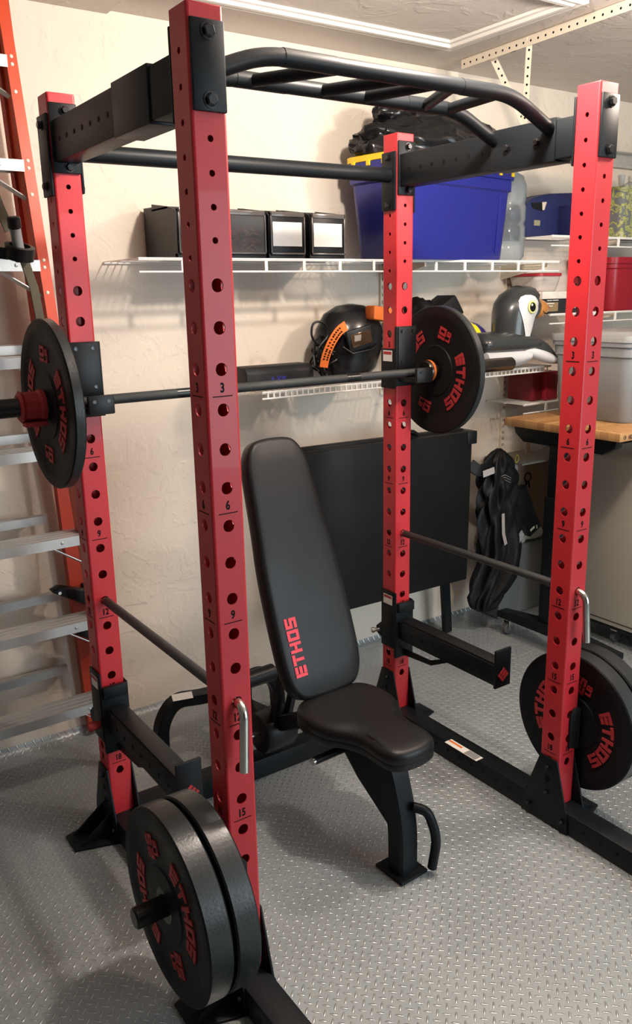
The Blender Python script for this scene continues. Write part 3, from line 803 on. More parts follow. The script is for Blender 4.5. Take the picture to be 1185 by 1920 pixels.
MB().cyl((-.083, 1.0, 1.862), (-.087, .994, 1.895), .019, n=18, bev=.004).build('cap', BLK2, t)
# black wall bracket pieces seen behind the lower treads
for (x0, z0, x1, z1, lb) in ((.0, .66, .14, .585, 'black folding bracket between the ladder treads, upper'), (.04, .50, .17, .435, 'black folding bracket between the lowest ladder treads')):
    t = thing('folding_bracket', lb, 'bracket', ((x0 + x1) / 2, 1.34, z0), 'black brackets behind the ladder')
    MB().prism([(x0, 1.30, z0), (x0 + .03, 1.30, z0 + .012), (x1, 1.30, z1 + .05), (x1, 1.30, z1 - .012), (x0 + .05, 1.30, z0 - .03)], (0, .05, 0), bev=.003).build('arm', BLK, t)
    MB().cyl((x0 + .025, 1.298, z0 - .006), (x0 + .025, 1.301, z0 - .006), .006, n=12).build('bolt', CHROME, t)
    MB().bx(x1 - .01, x1 + .02, 1.33, YW, z1 - .02, z1 + .06, .003).build('wall_plate', BLK, t)

# ================================================================== WIRE SHELVES
def wire_shelf(name, lab, x0, x1, yf, zd, lip, step_post, legs=(), drop_front=True):
    t = thing(name, lab, 'shelf', ((x0 + x1) / 2, (yf + YW) / 2, zd))
    m = MB(); n = int((x1 - x0) / .0254)
    for k in range(n + 1):
        x = x0 + (x1 - x0) * k / n
        m.box((x, (yf + YW - .005) / 2, zd), (.0032, YW - .005 - yf, .0032))
    m.build('deck_wire', WHITEW, t, smooth=0)
    m = MB()
    for y in (yf, (yf + YW) / 2, YW - .008): m.cyl((x0, y, zd - .004), (x1, y, zd - .004), .0032, n=8)
    m.build('cross_rod', WHITEW, t)
    m = MB(); m.cyl((x0, yf - .002, zd - lip), (x1, yf - .002, zd - lip), .0035, n=10); m.cyl((x0, yf - .002, zd), (x1, yf - .002, zd), .0035, n=10)
    k = 0; x = x0 + step_post * .97
    while x < x1 - .01:
        m.bx(x - .0028 if step_post < .1 else x - .006, x + .0028 if step_post < .1 else x + .006, yf - .005, yf + .001, zd - lip, zd); x += step_post
    m.build('front_lip', WHITEW, t)
    for x in legs:
        MB().prism([(x - .004, YW - .001, zd - .004), (x - .004, yf + .02, zd - .007), (x - .004, yf + .02, zd - .022), (x - .004, YW - .001, zd - .075)], (.008, 0, 0)).build('bracket', CREAMST, t)
    return t
ZA, ZD, ZBs, ZCs = 1.792, 1.315, 1.905, 1.553
wire_shelf('wire_shelf', 'longest white wire shelf, carrying the black bins and blue tote', .346, 2.43, 1.15, ZA, .043, .165, (1.622, 2.38))
wire_shelf('wire_shelf', 'white wire shelf with square lip, carrying the welding helmet and penguin', .80, 2.41, 1.15, ZD, .024, .026, (1.622, 2.38))
wire_shelf('wire_shelf', 'high white wire shelf on the right, carrying the navy case', 2.37, 3.5, 1.15, ZBs, .043, .165, (2.9,))
wire_shelf('wire_shelf', 'white wire shelf on the right, carrying the maroon tote', 2.385, 3.5, 1.15, ZCs, .043, .165, (2.9,))
wire_shelf('wire_shelf', 'low white wire shelf on the right, carrying the small red boxes', 2.30, 3.3, 1.21, 1.13, .043, .165, (2.9,))
def standard(x, z0, z1, lab):
    t = thing('shelf_standard', lab, 'shelf track', (x, YW, z0))
    m = MB().bx(x - .0125, x + .0125, YW - .014, YW, z0, z1, .001); z = z0 + .02
    while z < z1 - .02:
        for dx in (-.005, .005): m.bx(x + dx - .0015, x + dx + .0015, YW - .0146, YW - .0139, z, z + .014, mi=1)
        z += .032
    m.build('rail', [CREAMST, MARK], t, smooth=0)
standard(1.622, 1.215, 1.80, 'slotted shelf track on the wall behind the back right upright')
standard(2.42, .80, 1.92, 'slotted shelf track on the wall behind the penguin')

# ---- black stacking bins
def bin_(x0, x1, lab, front):
    t = thing('storage_bin', lab, 'storage bin', ((x0 + x1) / 2, 1.3, ZA + .002), 'black stacking bins on the top shelf')
    y0, y1, z0, z1 = 1.18, 1.44, ZA + .0022, 1.955
    m = MB(); th = .004
    side = [(y0, z0), (y0 - .004, z1 - .01), (y0 + .01, z1), (y0 + .06, z1 + .012), (y1 - .07, z1 + .03), (y1 - .07, z1 + .02), (y1, z1 + .022), (y1, z0)]
    for x in (x0, x1 - th): m.prism([(x, y, z) for y, z in side], (th, 0, 0))
    m.bx(x0, x1, y0, y1, z0, z0 + th).bx(x0, x1, y1 - th, y1, z0, z1 + .02).bx(x0, x1, y0 - .002, y0 + .02, z0, z0 + .018, .002)
    m.bx(x0, x1, y0 + .06, y1 - .07, z1 + .006, z1 + .012)
    m.build('body', BLK2, t)
    f = MB()
    f.bx(x0 + .006, x1 - .006, y0 - .008, y0 - .005, z0 + .018, z1 - .002, .001)
    d = f.build('front_door', CLEARP if front == 'clear' else BLK2, t)
    f = MB(); a, b, c, e = x0 + .004, x1 - .004, z0 + .016, z1 + .003
    for q in ((a, a + .005, c, e), (b - .005, b, c, e), (a, b, e - .016, e), (a, b, c, c + .006)):
        f.bx(q[0], q[1], y0 - .012, y0 - .006, q[2], q[3], .001)
    f.build('door_frame', mat('smoky_rim_plastic', (.10, .09, .085), .2), t)
    if front == 'label': MB().bx(x0 + .012, x1 - .020, y0 - .0125, y0 - .0085, z0 + .045, z1 - .032).build('label_card', mat('white_card', (.92, .91, .88), .5), t)
    else:
        m = MB()
        for k in range(26):
            cx = random.uniform(x0 + .03, x1 - .03); cz = random.uniform(z0 + .02, z0 + .09)
            m.tube([(cx - .03, y0 + .02 + random.random() * .06, cz), (cx, y0 + .015, cz + random.uniform(-.01, .02)), (cx + .03, y0 + .03, cz + random.uniform(-.01, .01))], .0035, 6)
        o = m.build('contents', mat('reddish_cables', (.16, .05, .035), .5), t)
bin_(.505, .675, 'leftmost black bin on the top shelf, its plain side facing the ladder', 'plain')
bin_(.69, .858, 'black bin with a clear front showing reddish cables', 'clear')
bin_(.870, 1.028, 'black bin with a white card, beside the clear fronted bin', 'label')
bin_(1.050, 1.212, 'black bin with a white card, beside the blue tote', 'label')

# ---- blue tote with yellow lid, turned so one corner points forward
def rrect(a, b, r, n=5):
    out = []
    for cx, cy, s in ((a - r, b - r, 0), (-(a - r), b - r, 1), (-(a - r), -(b - r), 2), (a - r, -(b - r), 3)):
        for k in range(n + 1):
            t = (s + k / n) * PI / 2; out.append((cx + r * math.cos(t), cy + r * math.sin(t)))
    return out
def tote(name, lab, cat, cx, cy, z0, hx, hy, h, taper, body, lid, rz=0, liph=.03, lidover=.012, ribs=True, lidh=.02, group=None):
    t = thing(name, lab, cat, (cx, cy, z0), group, rz)
    m = MB(); rings = []
    for k, (f, z, ov) in enumerate(((taper - .02, 0, 0), (taper, .008, 0), (taper + (1 - taper) * .75, h * .78, 0), (1 - .0, h * .80, .004), (1, h - liph, .004), (1, h - liph, lidover), (1, h, lidover), (1, h, 0), (taper + .01, .014, -.006))):
        rings.append([(x * 1, y * 1, z) for x, y in rrect(hx * f + ov, hy * f + ov, .045)])
    m.loft(rings); m.build('body', body, t, local=True, smooth=40)
    if ribs:
        for sx in (-.72, .72):
            if True:
                m = MB(); m.tube([(sx * hx, -hy * (taper + (1 - taper) * .1) - .003, .03), (sx * hx * 1.04, -hy * (taper + (1 - taper) * .7) - .003, h * .74)], .003, w=.008, up=(0, 1, 0))
                m.build('rib', body, t, local=True)
    if lid:
        m = MB(); rings = []
        for f, z in ((lidover + .004, h - .010), (lidover + .006, h + .002), (lidover + .004, h + lidh * .6), (-.03, h + lidh * .65), (-.045, h + lidh), (-.1, h + lidh)):
            rings.append([(x, y, z) for x, y in rrect(hx + f, hy + f, .045)])
        m.loft(rings); m.build('lid', lid, t, local=True, smooth=40)
    return t
bt = tote('storage_tote', 'large blue plastic tote with yellow lid under a black bin bag', 'tote', 1.742, 1.255, ZA + .0025, .395, .132, .365, .90, BLUEP, None, rz=math.radians(9), liph=.028)
m = MB(); rings = []
for f, z in ((.006, .366), (.010, .368), (.010, .388), (.006, .391), (-.02, .391), (-.03, .385)): rings.append([(x, y, z) for x, y in rrect(.395 + f, .132 + f, .045)])
m.loft(rings)
for k in range(9):
    m.box((-.36 + .09 * k, -.143, .360), (.02, .012, .022), .002)
for k in range(3): m.box((-.406, -.08 + .08 * k, .360), (.012, .02, .022), .002)
m.build('lid', YEL, bt, local=True)
# bin bag
bag = MB()
def blob(m, c, r, n=40, k=26, amp=.03, fr=6, seed=0, mi=0, flat=None):
    from mathutils import noise
    rings = []
    for j in range(k + 1):
        ph = PI * j / k; ring = []
        for i in range(n):
            th = 2 * PI * i / n; d = Vector((math.sin(ph) * math.cos(th), math.sin(ph) * math.sin(th), math.cos(ph)))
            q = 1 + amp * (noise.noise(d * fr + Vector((seed, 0, 0))) + .6 * noise.noise(d * fr * 2.3 + Vector((0, seed, 0))) + .35 * abs(noise.noise(d * fr * 5)))
            p = Vector((c[0] + d.x * r[0] * q, c[1] + d.y * r[1] * q, c[2] + d.z * r[2] * q))
            if flat is not None: p.z = max(p.z, flat)
            ring.append(p)
        rings.append(ring)
    return m.loft(rings[1:-1], True, mi)
blob(bag, (1.745, 1.262, 2.235), (.40, .15, .145), n=72, k=44, amp=.12, fr=3.2, seed=3, flat=2.1885)
b = bag.build('bin_bag', BAGM, None, smooth=70)
tag(b, 'black plastic bin bag bulging on top of the blue tote', 'bin bag')
m = MB(); blob(m, (1.53, 1.26, 2.352), (.095, .06, .05), 28, 16, .30, 3, 9); m.build('tied_neck', BAGM, b, smooth=70)
# water bottle
m = MB(); m.lathe([(.02, 0), (.085, .003), (.098, .02), (.10, .06), (.094, .075), (.10, .09), (.10, .15), (.094, .16), (.094, .17), (.10, .18), (.10, .24), (.094, .255), (.10, .27), (.10, .33), (.085, .37), (.045, .395), (.028, .40), (.028, .43)], (2.222, 1.31, ZA + .003), (0, 0, 1), 40)
t = thing('water_bottle', 'large smoky translucent water bottle right of the blue tote', 'bottle', (2.222, 1.31, ZA + .003))
m.build('bottle_body', BOTTLE, t, smooth=50); MB().cyl((2.222, 1.31, ZA + .43), (2.222, 1.31, ZA + .455), .031, n=24, bev=.003).build('cap', BLUEC, t)

# navy case
t = thing('tool_case', 'navy plastic tool case with carry slot on the high right shelf', 'tool case', (2.535, 1.38, ZBs + .002))
zc = ZBs + .0022
KZ = 1.22
pr_ = [(2.375, .012), (2.370, .10), (2.390, .135), (2.435, .158), (2.515, .165), (2.535, .175), (2.715, .185), (2.725, .01)]
def ringy(y, ins): return [(x + (ins if x < 2.515 else -ins), y, zc + max(z - ins, .0) if z > .05 else zc + z * KZ) for x, z in pr_]
MB().prism([(x, 1.32, zc + z * KZ - .01) for x, z in pr_], (0, .12, 0), bev=.006).build('shell', NAVY, t)
MB().prism([(x, 1.3175, zc + z * KZ) for x, z in ((2.415, .128), (2.520, .135), (2.510, .105), (2.490, .10), (2.425, .11))], (0, .004, 0)).build('handle_recess', BLK2, t)
MB().prism([(x, 1.3165, zc + z * KZ) for x, z in ((2.490, .133), (2.522, .135), (2.507, .104), (2.495, .104))], (0, .004, 0)).build('handle_slot', mat('tan_light_gap', (.62, .52, .42), .7), t)
MB().bx(2.440, 2.480, 1.3155, 1.3195, zc + .055, zc + .08).build('label', mat('small_khaki_label', (.25, .24, .16), .5), t)
MB().bx(2.615, 2.627, 1.194, 1.32, zc + .01, zc + .15, .002).build('rib', NAVY, t)
# camouflage tub
t = thing('clear_tub', 'clear plastic tub of camouflage patterned things on the high right shelf', 'tub', (3.06, 1.30, ZBs + .002))
m = MB(); m.loft([[(3.06 + x, 1.30 + y, z) for x, y in rrect(.15 * f, .125 * f, .03)] for z, f in ((ZBs + .003, .9), (ZBs + .008, .92), (2.14, 1.0), (2.15, 1.03))])
m.build('body', CAMO, t, smooth=50)
MB().tube([(2.93, 1.2, 2.145), (2.95, 1.175, 2.165), (3.05, 1.17, 2.15), (3.17, 1.172, 2.158)], .006, 8).build('rim', CLEARP, t)
for xx, lb in ((2.99, 'left white paper cup standing in the camouflage tub'), (3.07, 'right white paper cup standing in the camouflage tub')):
    tag(MB().lathe([(.012, 0), (.018, .06), (.016, .062)], (xx, 1.25, 2.151), (0, 0, 1), 20).build('paper_cup', LABELM), lb, 'cup')
# container with red lid
t = thing('food_container', 'milky container with a red lid above the penguin beak', 'container', (2.44, 1.33, 1.66))
MB().loft([[(2.478 + x, 1.33 + y, z) for x, y in rrect(.092 * f, .10 * f, .04)] for z, f in ((1.6585, .82), (1.664, .86), (1.728, 1.0))]).build('body', MILKY, t, smooth=50)
MB().loft([[(2.478 + x, 1.33 + y, z) for x, y in rrect(.096, .106, .045)] for z in (1.7285, 1.742)] + [[(2.478 + x, 1.33 + y, 1.744) for x, y in rrect(.085, .09, .04)]]).build('lid', REDLID, t, smooth=40)
# black game boxes
t = thing('cardboard_box', 'black printed box on the shelf just behind the penguin beak', 'box', (2.52, 1.3, ZCs + .002))
MB().bx(2.40, 2.70, 1.20, 1.43, ZCs + .0025, 1.622, .002).build('body', mat('black_printed_card', (.02, .02, .022), .4), t)
MB().bx(2.405, 2.50, 1.1985, 1.1998, ZCs + .012, 1.607).build('label', mat('gold_label', (.25, .18, .09), .5), t)
m = MB()
for k, (x0, x1, z) in enumerate(((2.42, 2.455, 1.614), (2.46, 2.50, 1.6145), (2.415, 2.47, 1.60), (2.415, 2.46, 1.588), (2.61, 2.66, 1.59), (2.61, 2.65, 1.577))): m.bx(x0, x1, 1.1975, 1.1984, z, z + .004)
m.build('print', mat('pale_print', (.7, .68, .6), .5), t)
tag(MB().box((2.52, 1.29, 1.640), (.30, .2, .034), .002, rot=(0, 0, .02)).build('white_carton', mat('white_printed_card', (.66, .63, .56), .5, var=.25, vscale=30)), 'flat white printed carton lying on the black box', 'box')
tag(MB().tube(fillet([(2.60, 1.22, 1.662), (2.66, 1.24, 1.68), (2.72, 1.25, 1.672), (2.80, 1.26, 1.70)], .02), .014, w=.01, up=(0, 0, 1)).build('black_strap', BLK2), 'black strap lying on the white carton beside the red lid', 'strap')
# maroon tote
tote('storage_tote', 'maroon plastic tote at the right edge on the middle shelf', 'tote', 3.09, 1.30, ZCs + .0025, .235, .14, .26, .96, REDBIN, None, liph=.03, ribs=False)

# ---- items on the lower long shelf
t = thing('speaker_bar', 'long black speaker bar with blue logo behind the barbell', 'speaker', (.92, 1.27, ZD + .002))
MB().prism([(.765, y, z) for y, z in ((1.195, ZD + .0025), (1.195, 1.385), (1.215, 1.405), (1.30, 1.405), (1.33, 1.38), (1.33, ZD + .0025))], (.305, 0, 0), bev=.008).build('cabinet', mat('black_speaker_cloth', (.012, .012, .013), .55, bump=.4, scale=600), t)
m = MB()
letters(m, 'S', lambda u, v, h: Vector((.878 + u * .012, 1.1945 - h * .0006, 1.353 + v * .012)), 1)
m.box((.905, 1.194, 1.359), (.022, .0006, .004), rot=(0, .8, 0)).box((.905, 1.194, 1.359), (.022, .0006, .004), rot=(0, -.8, 0)); letters(m, 'OE', lambda u, v, h: Vector((.928 + u * .011, 1.1945 - h * .0006, 1.354 + v * .010)), 1)
m.build('logo', SCREEN, t, smooth=0)
# welding helmet
t = thing('welding_helmet', 'black welding helmet with orange headband and coiled cable', 'welding helmet', (1.33, 1.29, ZD + .002))
m = MB(); rings = []
prof = [(-.150, .050), (-.142, .085), (-.10, .115), (-.02, .133), (.06, .128), (.12, .100), (.150, .055), (.158, .01)]
for h, r in prof:
    ring = []
    for k in range(28):
        a = 2 * PI * k / 28
        fx = r * math.cos(a) * 1.02; fy = r * math.sin(a) * (.95 if math.sin(a) < 0 else .75)
        ring.append((1.300 + fx * 1.16 + h * .10, 1.285 + fy, 1.468 + h))
    rings.append(ring)
m.loft(rings); m.build('shell', mat('glossy_black_shell', (.010, .010, .011), .22, bump=.05), t, smooth=60)
MB().box((1.262, 1.152, 1.492), (.120, .02, .085), .006, rot=(0, -.22, -.08)).build('visor_frame', BLK2, t)
MB().box((1.262, 1.1405, 1.492), (.096, .004, .052), .002, rot=(0, -.22, -.08)).build('lens', SMOKE, t)
m = MB(); m.tube([(1.19, 1.165, 1.462), (1.22, 1.142, 1.436), (1.32, 1.145, 1.448), (1.37, 1.165, 1.465)], .004, 8); m.build('brow_line', BLK2, t)
hb = MB()
hp = [(1.195, 1.152, 1.545), (1.155, 1.148, 1.525), (1.118, 1.148, 1.48), (1.095, 1.152, 1.43), (1.088, 1.156, 1.39)]
hb.tube(fillet(hp, .03, 4), .0025, w=.019, up=(0, 1, 0)); m = hb
P_ = fillet(hp, .03, 4)
for i in range(2, len(P_) - 2):
    d = (P_[i + 1] - P_[i - 1]).normalized(); sd = d.cross(Vector((0, 1, 0)))
    for s1 in (-.008, .008): m.box(P_[i] + sd * s1 + Vector((0, -.003, 0)), (.008, .002, .006), mi=1)
m.build('headband', [ORHEAD, MARK], t)
MB().box((1.385, 1.185, 1.585), (.12, .05, .055), .008, rot=(0, .12, .25)).build('ratchet_strap', ORHEAD, t)
m = MB(); pts = []
for k in range(90):
    a = k * .55; rr = .05 + .012 * math.sin(k * 1.7)
    pts.append((1.145 + math.cos(a) * rr * .8 + .02 * math.sin(k * .4), 1.235 + .03 * math.sin(k * .9), 1.42 + math.sin(a) * rr + .03 * math.sin(k * .21)))
m.tube(pts, .0045, 6); m.tube(fillet([(1.12, 1.2, 1.46), (1.06, 1.2, 1.50), (1.07, 1.2, 1.565), (1.13, 1.2, 1.56), (1.15, 1.2, 1.51), (1.09, 1.2, 1.46), (1.10, 1.2, 1.41), (1.115, 1.2, 1.33)], .04, 6), .0045, 8)
m.build('cable', BLK2, t)
# black soft bag behind the right plate
m = MB(); blob(m, (1.715, 1.29, 1.475), (.15, .11, .155), 36, 22, .16, 3, 21, flat=ZD + .003)
bgo = m.build('duffel_bag', FABRIC, None, smooth=60); tag(bgo, 'dark soft bag bulging above the right barbell plate', 'bag')
MB().prism([(1.70, 1.17, 1.60), (1.80, 1.17, 1.655), (1.86, 1.17, 1.57)], (0, .12, 0), bev=.01).build('flap', FABRIC, bgo)
# volleyball
m = MB(); m.ball((2.055, 1.352, 1.4225), .105, n=48, m=28)
for f in m.bm.faces:
    c = f.calc_center_median() - Vector((2.055, 1.352, 1.4225)); a = c.x + .25 * c.z
    f.material_index = 0 if a < .02 else (1 if a < .055 else 2)
tag(m.build('volleyball', [BALLY, BALLB, BALLW], None), 'yellow, blue and white ball peeking over the barbell plate', 'ball')
# inflatable penguin
t = thing('inflatable_penguin', 'grey inflatable penguin float with a copper beak on the wire shelf', 'pool float', (2.2, 1.27, ZD + .002))
YP = 1.17; PX = -.03
m = MB(); cent = [(2.185, 1.36, .100, .085), (2.183, 1.45, .098, .085), (2.184, 1.52, .099, .088), (2.192, 1.57, .106, .092), (2.208, 1.61, .110, .095), (2.225, 1.645, .098, .088), (2.238, 1.672, .065, .062), (2.242, 1.685, .022, .025)]
cent = [(a + PX, b, c, d) for a, b, c, d in cent]
m.loft([[(cx + math.cos(2 * PI * k / 32) * rx, YP + math.sin(2 * PI * k / 32) * ry, z) for k in range(32)] for cx, z, rx, ry in cent]); hd = m.build('head', PENG, t, smooth=70)
m = MB(); m.lathe([(.086, -.03), (.085, 0), (.078, .04), (.060, .08), (.040, .115), (.030, .125)], (2.225 + PX, YP, 1.598), (1, -.05, -.16), 28); m.build('cheek', PENG, t, smooth=60)
m = MB(); m.lathe([(.050, 0), (.048, .02), (.034, .055), (.014, .085), (.003, .095)], (2.315 + PX, YP - .008, 1.583), (1, -.15, -.03), 28); bk = m.build('beak', BEAK, t, smooth=60)
MB().tube([(2.325 + PX, YP - .056, 1.573), (2.345 + PX, YP - .052, 1.560), (2.37 + PX, YP - .044, 1.557), (2.39 + PX, YP - .032, 1.563)], .002, 6).build('beak_line', MARK, bk)
def head_pt(x, z, off):
    yy = 0
    for a, b in zip(cent, cent[1:]):
        if a[1] <= z <= b[1]:
            f = (z - a[1]) / (b[1] - a[1]); cx, rx, ry = [a[i] + (b[i] - a[i]) * f for i in (0, 2, 3)]
            u = (x - cx) / rx
            yy = -ry * math.sqrt(1 - u * u) if abs(u) < 1 else 0
            break
    L = x - (2.225 + PX); zz = z - (1.598 - .16 * L)
    rc = .086 - (.0002 * 0) - (.2 * L if 0 < L < .04 else (.008 + .45 * (L - .04) if L >= .04 else 0))
    if L > -.03 and rc > abs(zz): yy = min(yy, -math.sqrt(rc * rc - zz * zz) - .05 * L)
    return Vector((x, YP + yy - off, z))
G = []
spine = [(1.400, 2.190, .004), (1.44, 2.192, .010), (1.48, 2.196, .022), (1.52, 2.202, .040), (1.55, 2.203, .052), (1.58, 2.200, .060), (1.60, 2.197, .060), (1.62, 2.193, .052), (1.638, 2.190, .034), (1.647, 2.188, .008)]
for a, b in zip(spine, spine[1:]):
    for q in range(5):
        f = q / 5; z, c0, hw = [a[i] + (b[i] - a[i]) * f for i in range(3)]
        G.append([head_pt(c0 + PX + hw * (k / 6 - 1), z, .004) for k in range(13)])
m = MB(); m.loft(G, False, closed=False); m.build('face_patch', PENW, t, smooth=70)
ey = head_pt(2.204 + PX, 1.592, .004)
m = MB(); m.lathe([(.029, 0), (.027, .003), (.004, .004)], ey, (0.10, -1, .05), 28); e = m.build('eye', EYEY, t)
MB().lathe([(.021, .003), (.019, .0055), (.004, .0065)], ey, (0.10, -1, .05), 24).build('pupil', EYEB, e)
MB().ball(ey + Vector((-.009, -.007, .010)), (.006, .003, .006)).build('highlight', PENW, e)
def barrel(pts, n=28):
    return MB().loft([[(x, YP + dy + math.cos(2 * PI * k / n) * ry, z + math.sin(2 * PI * k / n) * rz) for k in range(n)] for x, dy, z, ry, rz in pts])
barrel([(1.89, -.02, 1.435, .05, .03), (1.90, -.02, 1.436, .08, .045), (1.93, -.02, 1.436, .085, .052), (2.02, -.02, 1.436, .088, .054), (2.15, -.02, 1.434, .088, .052), (2.22, -.02, 1.43, .082, .047), (2.26, -.02, 1.424, .075, .036), (2.285, -.02, 1.418, .03, .014)]).build('body', PENG, t, smooth=60)
barrel([(1.90, -.02, 1.375, .05, .03), (1.91, -.02, 1.375, .085, .045), (2.02, -.02, 1.375, .080, .050), (2.14, -.02, 1.375, .080, .048), (2.19, -.02, 1.378, .08, .038), (2.21, -.02, 1.38, .03, .015)]).build('belly', PENW, t, smooth=60)
m = MB()
wing = [(2.165, 1.425, .006, .012), (2.21, 1.423, .02, .030), (2.27, 1.413, .028, .042), (2.33, 1.390, .026, .040), (2.38, 1.366, .018, .026), (2.42, 1.350, .004, .006)]
m.loft([[(x + PX + .01, YP - .070 + math.cos(2 * PI * k / 20) * ry, z + math.sin(2 * PI * k / 20) * rz) for k in range(20)] for x, z, ry, rz in wing])
wg = m.build('wing', PENG, t, smooth=60)
m = MB(); m.loft([[(x + PX + .01, YP - .076 + math.cos(2 * PI * k / 16) * ry * 1.02, z - .014 - .004 + math.sin(2 * PI * k / 16) * rz * .62) for k in range(16)] for x, z, ry, rz in [(2.17 + .25 * i / 36, 1.420 - .066 * (i / 36) ** 1.2, .028 * math.sin(PI * min(1, (i + 1) / 37)) ** .5 + .002 + (.0015 if i % 2 else 0), .045 * math.sin(PI * (i + 1) / 38) ** .6 + (.0012 if i % 2 else 0)) for i in range(37)]])
m.build('wing_underside', PENW, wg, smooth=60)
# blue package beside penguin
tag(MB().box((2.36, 1.36, 1.425), (.085, .05, .10), .006, rot=(.1, .35, 0)).build('blue_package', BLUEC), 'blue plastic package tucked between the penguin and the grey tote', 'package')
# items on the low right shelf
tag(MB().box((2.44, 1.33, 1.215), (.07, .16, .16), .003).build('red_box', mat('dark_red_card', (.20, .012, .02), .5)), 'dark red box on the low shelf, beside the brighter red one', 'box')
tag(MB().box((2.525, 1.31, 1.205), (.085, .16, .14), .003).build('red_box', mat('bright_red_card', (.36, .02, .035), .45)), 'brighter red box on the low shelf against the grey tote', 'box')

# ================================================================== WORKBENCH
ZTb = 1.09
wbx0, wbx1, wby0, wby1 = 2.131, 3.35, .541, 1.075
wb = thing('workbench', 'black steel workbench with a butcher block top at the right edge', 'workbench', (2.8, .9, 0))
tp = MB().bx(wbx0, wbx1, wby0, wby1 + .10, ZTb - .036, ZTb, .004).build('worktop', WOOD, wb)
m = MB()
letters(m, 'HUSKY', lambda u, v, h: Vector((wbx0 + .090 + u * .016 + v * .003, wby0 - .0003 - h * .0006, ZTb - .028 + v * .018)), 1, .1)
ring = [(math.cos(a), math.sin(a)) for a in [2 * PI * k / 10 for k in range(10)]]
m.lathe([(.006, 0), (.009, 0), (.009, .0008), (.006, .0008), (.006, 0)], (wbx0 + .032, wby0, ZTb - .018), (0, -1, 0), 14, cap=False)
m.box((wbx0 + .034, wby0 - .0005, ZTb - .018), (.008, .0008, .004))
m.build('lettering', mat('burnt_wood_brown', (.10, .05, .025), .7), tp, smooth=0)
for x in (wbx0 + .025, wbx1 - .12):
    ln = MB()
    ln.prism([(x, y, z) for y, z in ((wby0 + .03, ZTb - .0375), (wby1 + .06, ZTb - .0375), (wby1 + .05, ZTb - .07), (wby1, ZTb - .105), (wby0 + .10, ZTb - .105), (wby0 + .04, ZTb - .07))], (.05, 0, 0), bev=.004)
    ln.bx(x + .005, x + .045, .845, .925, .62, ZTb - .10, .003)
    ln.bx(x, x + .055, .835, .935, .10, .75, .004)
    ln.build('leg', BLK, wb)
    ft = MB()
    ft.prism([(x - .01, y, z) for y, z in ((.50, .085), (.50, .115), (.80, .14), (.96, .14), (1.19, .115), (1.19, .085))], (.07, 0, 0), bev=.004)
    ft.build('foot_beam', BLK, wb)
    for y in (.55, 1.14):
        c = MB().cyl((x + .025, y - .014, .034), (x + .025, y + .014, .034), .034, n=24, bev=.004).build('caster_wheel', mat('grey_caster_tyre', (.12, .12, .12), .5), wb)
        MB().cyl((x + .025, y - .016, .034), (x + .025, y + .016, .034), .016, n=16).build('hub', CHROME, c)
        MB().bx(x + .0, x + .05, y - .02, y + .02, .078, .086, .002).bx(x + .01, x + .04, y - .021, y - .016, .03, .08, .001).bx(x + .01, x + .04, y + .016, y + .021, .03, .08, .001).build('fork', CHROME, c)
MB().bx(wbx0 + .08, wbx1 - .12, .865, .905, .95, 1.03, .003).build('crossbar', BLK, wb)
# grey totes on the workbench
tote('storage_tote', 'big grey tote with flat lid on the workbench, at the right edge', 'tote', 2.665, .873, ZTb + .001, .333, .208, .36, .93, GREYP, GREYL, liph=.03, ribs=False, lidh=.03)

# rolling cabinet below the bench
t = thing('rolling_cabinet', 'off-white cabinet on casters under the workbench', 'cabinet', (2.8, .75, 0))
MB().bx(2.45, 3.17, .30, 1.06, .105, .915, .004).build('body', CABW, t)
MB().bx(2.447, 2.45, .31, 1.05, .125, .130).build('seam', mat('dark_seam', (.05, .045, .04), .6), t)
MB().bx(2.46, 3.16, .31, 1.05, .085, .105, .002).build('plinth', BLK2, t)
for x, y in ((2.52, .76), (2.52, .38), (3.08, .76), (3.08, .38)):
    c = MB().cyl((x, y - .012, .030), (x, y + .012, .030), .030, n=20, bev=.003).build('caster_wheel', DKGREY, t)
    MB().bx(x - .02, x + .02, y - .018, y + .018, .060, .0855, .002).build('fork', CHROME, c)

# ================================================================== FOLDED MAT TABLE
t = thing('folding_table', 'black padded folding table stood on edge against the wall behind the bench', 'folding table', (1.45, 1.3, 0))
def slab(y0, y1, x0, x1, z0, z1, nm, tilt=0):
    m = MB(); m.box(((x0 + x1) / 2, (y0 + y1) / 2, (z0 + z1) / 2), (x1 - x0, y1 - y0, z1 - z0), .008, rot=(tilt, math.radians(.8), 0)); return m.build(nm, mat('black_padded_vinyl', (.008, .008, .008), .5, bump=.25, scale=60, spec=.22) if nm == 'panel' else BLK, t)
slab(1.205, 1.245, .98, 1.955, .325, 1.045, 'panel'); slab(1.255, 1.295, .99, 1.95, .34, 1.055, 'panel')
MB().tube([(1.52, 1.27, 1.05), (1.56, 1.25, 1.075), (1.62, 1.25, 1.07), (1.66, 1.27, 1.05)], .008, w=.02, up=(0, 0, 1)).build('carry_strap', FABRIC, t)
MB().bx(1.925, 1.985, 1.20, 1.30, .98, 1.04, .004).build('corner_block', BLK2, t)
for x in (1.92, 1.08):
    MB().tube([(x, 1.325, .62), (x, 1.33, .30), (x + .03, 1.335, .005)], .014, w=.024, up=(0, 1, 0)).build('leg', BLK, t)
MB().bx(1.0, 1.94, 1.30, 1.33, .36, .40, .003).build('crossbar', BLK, t)
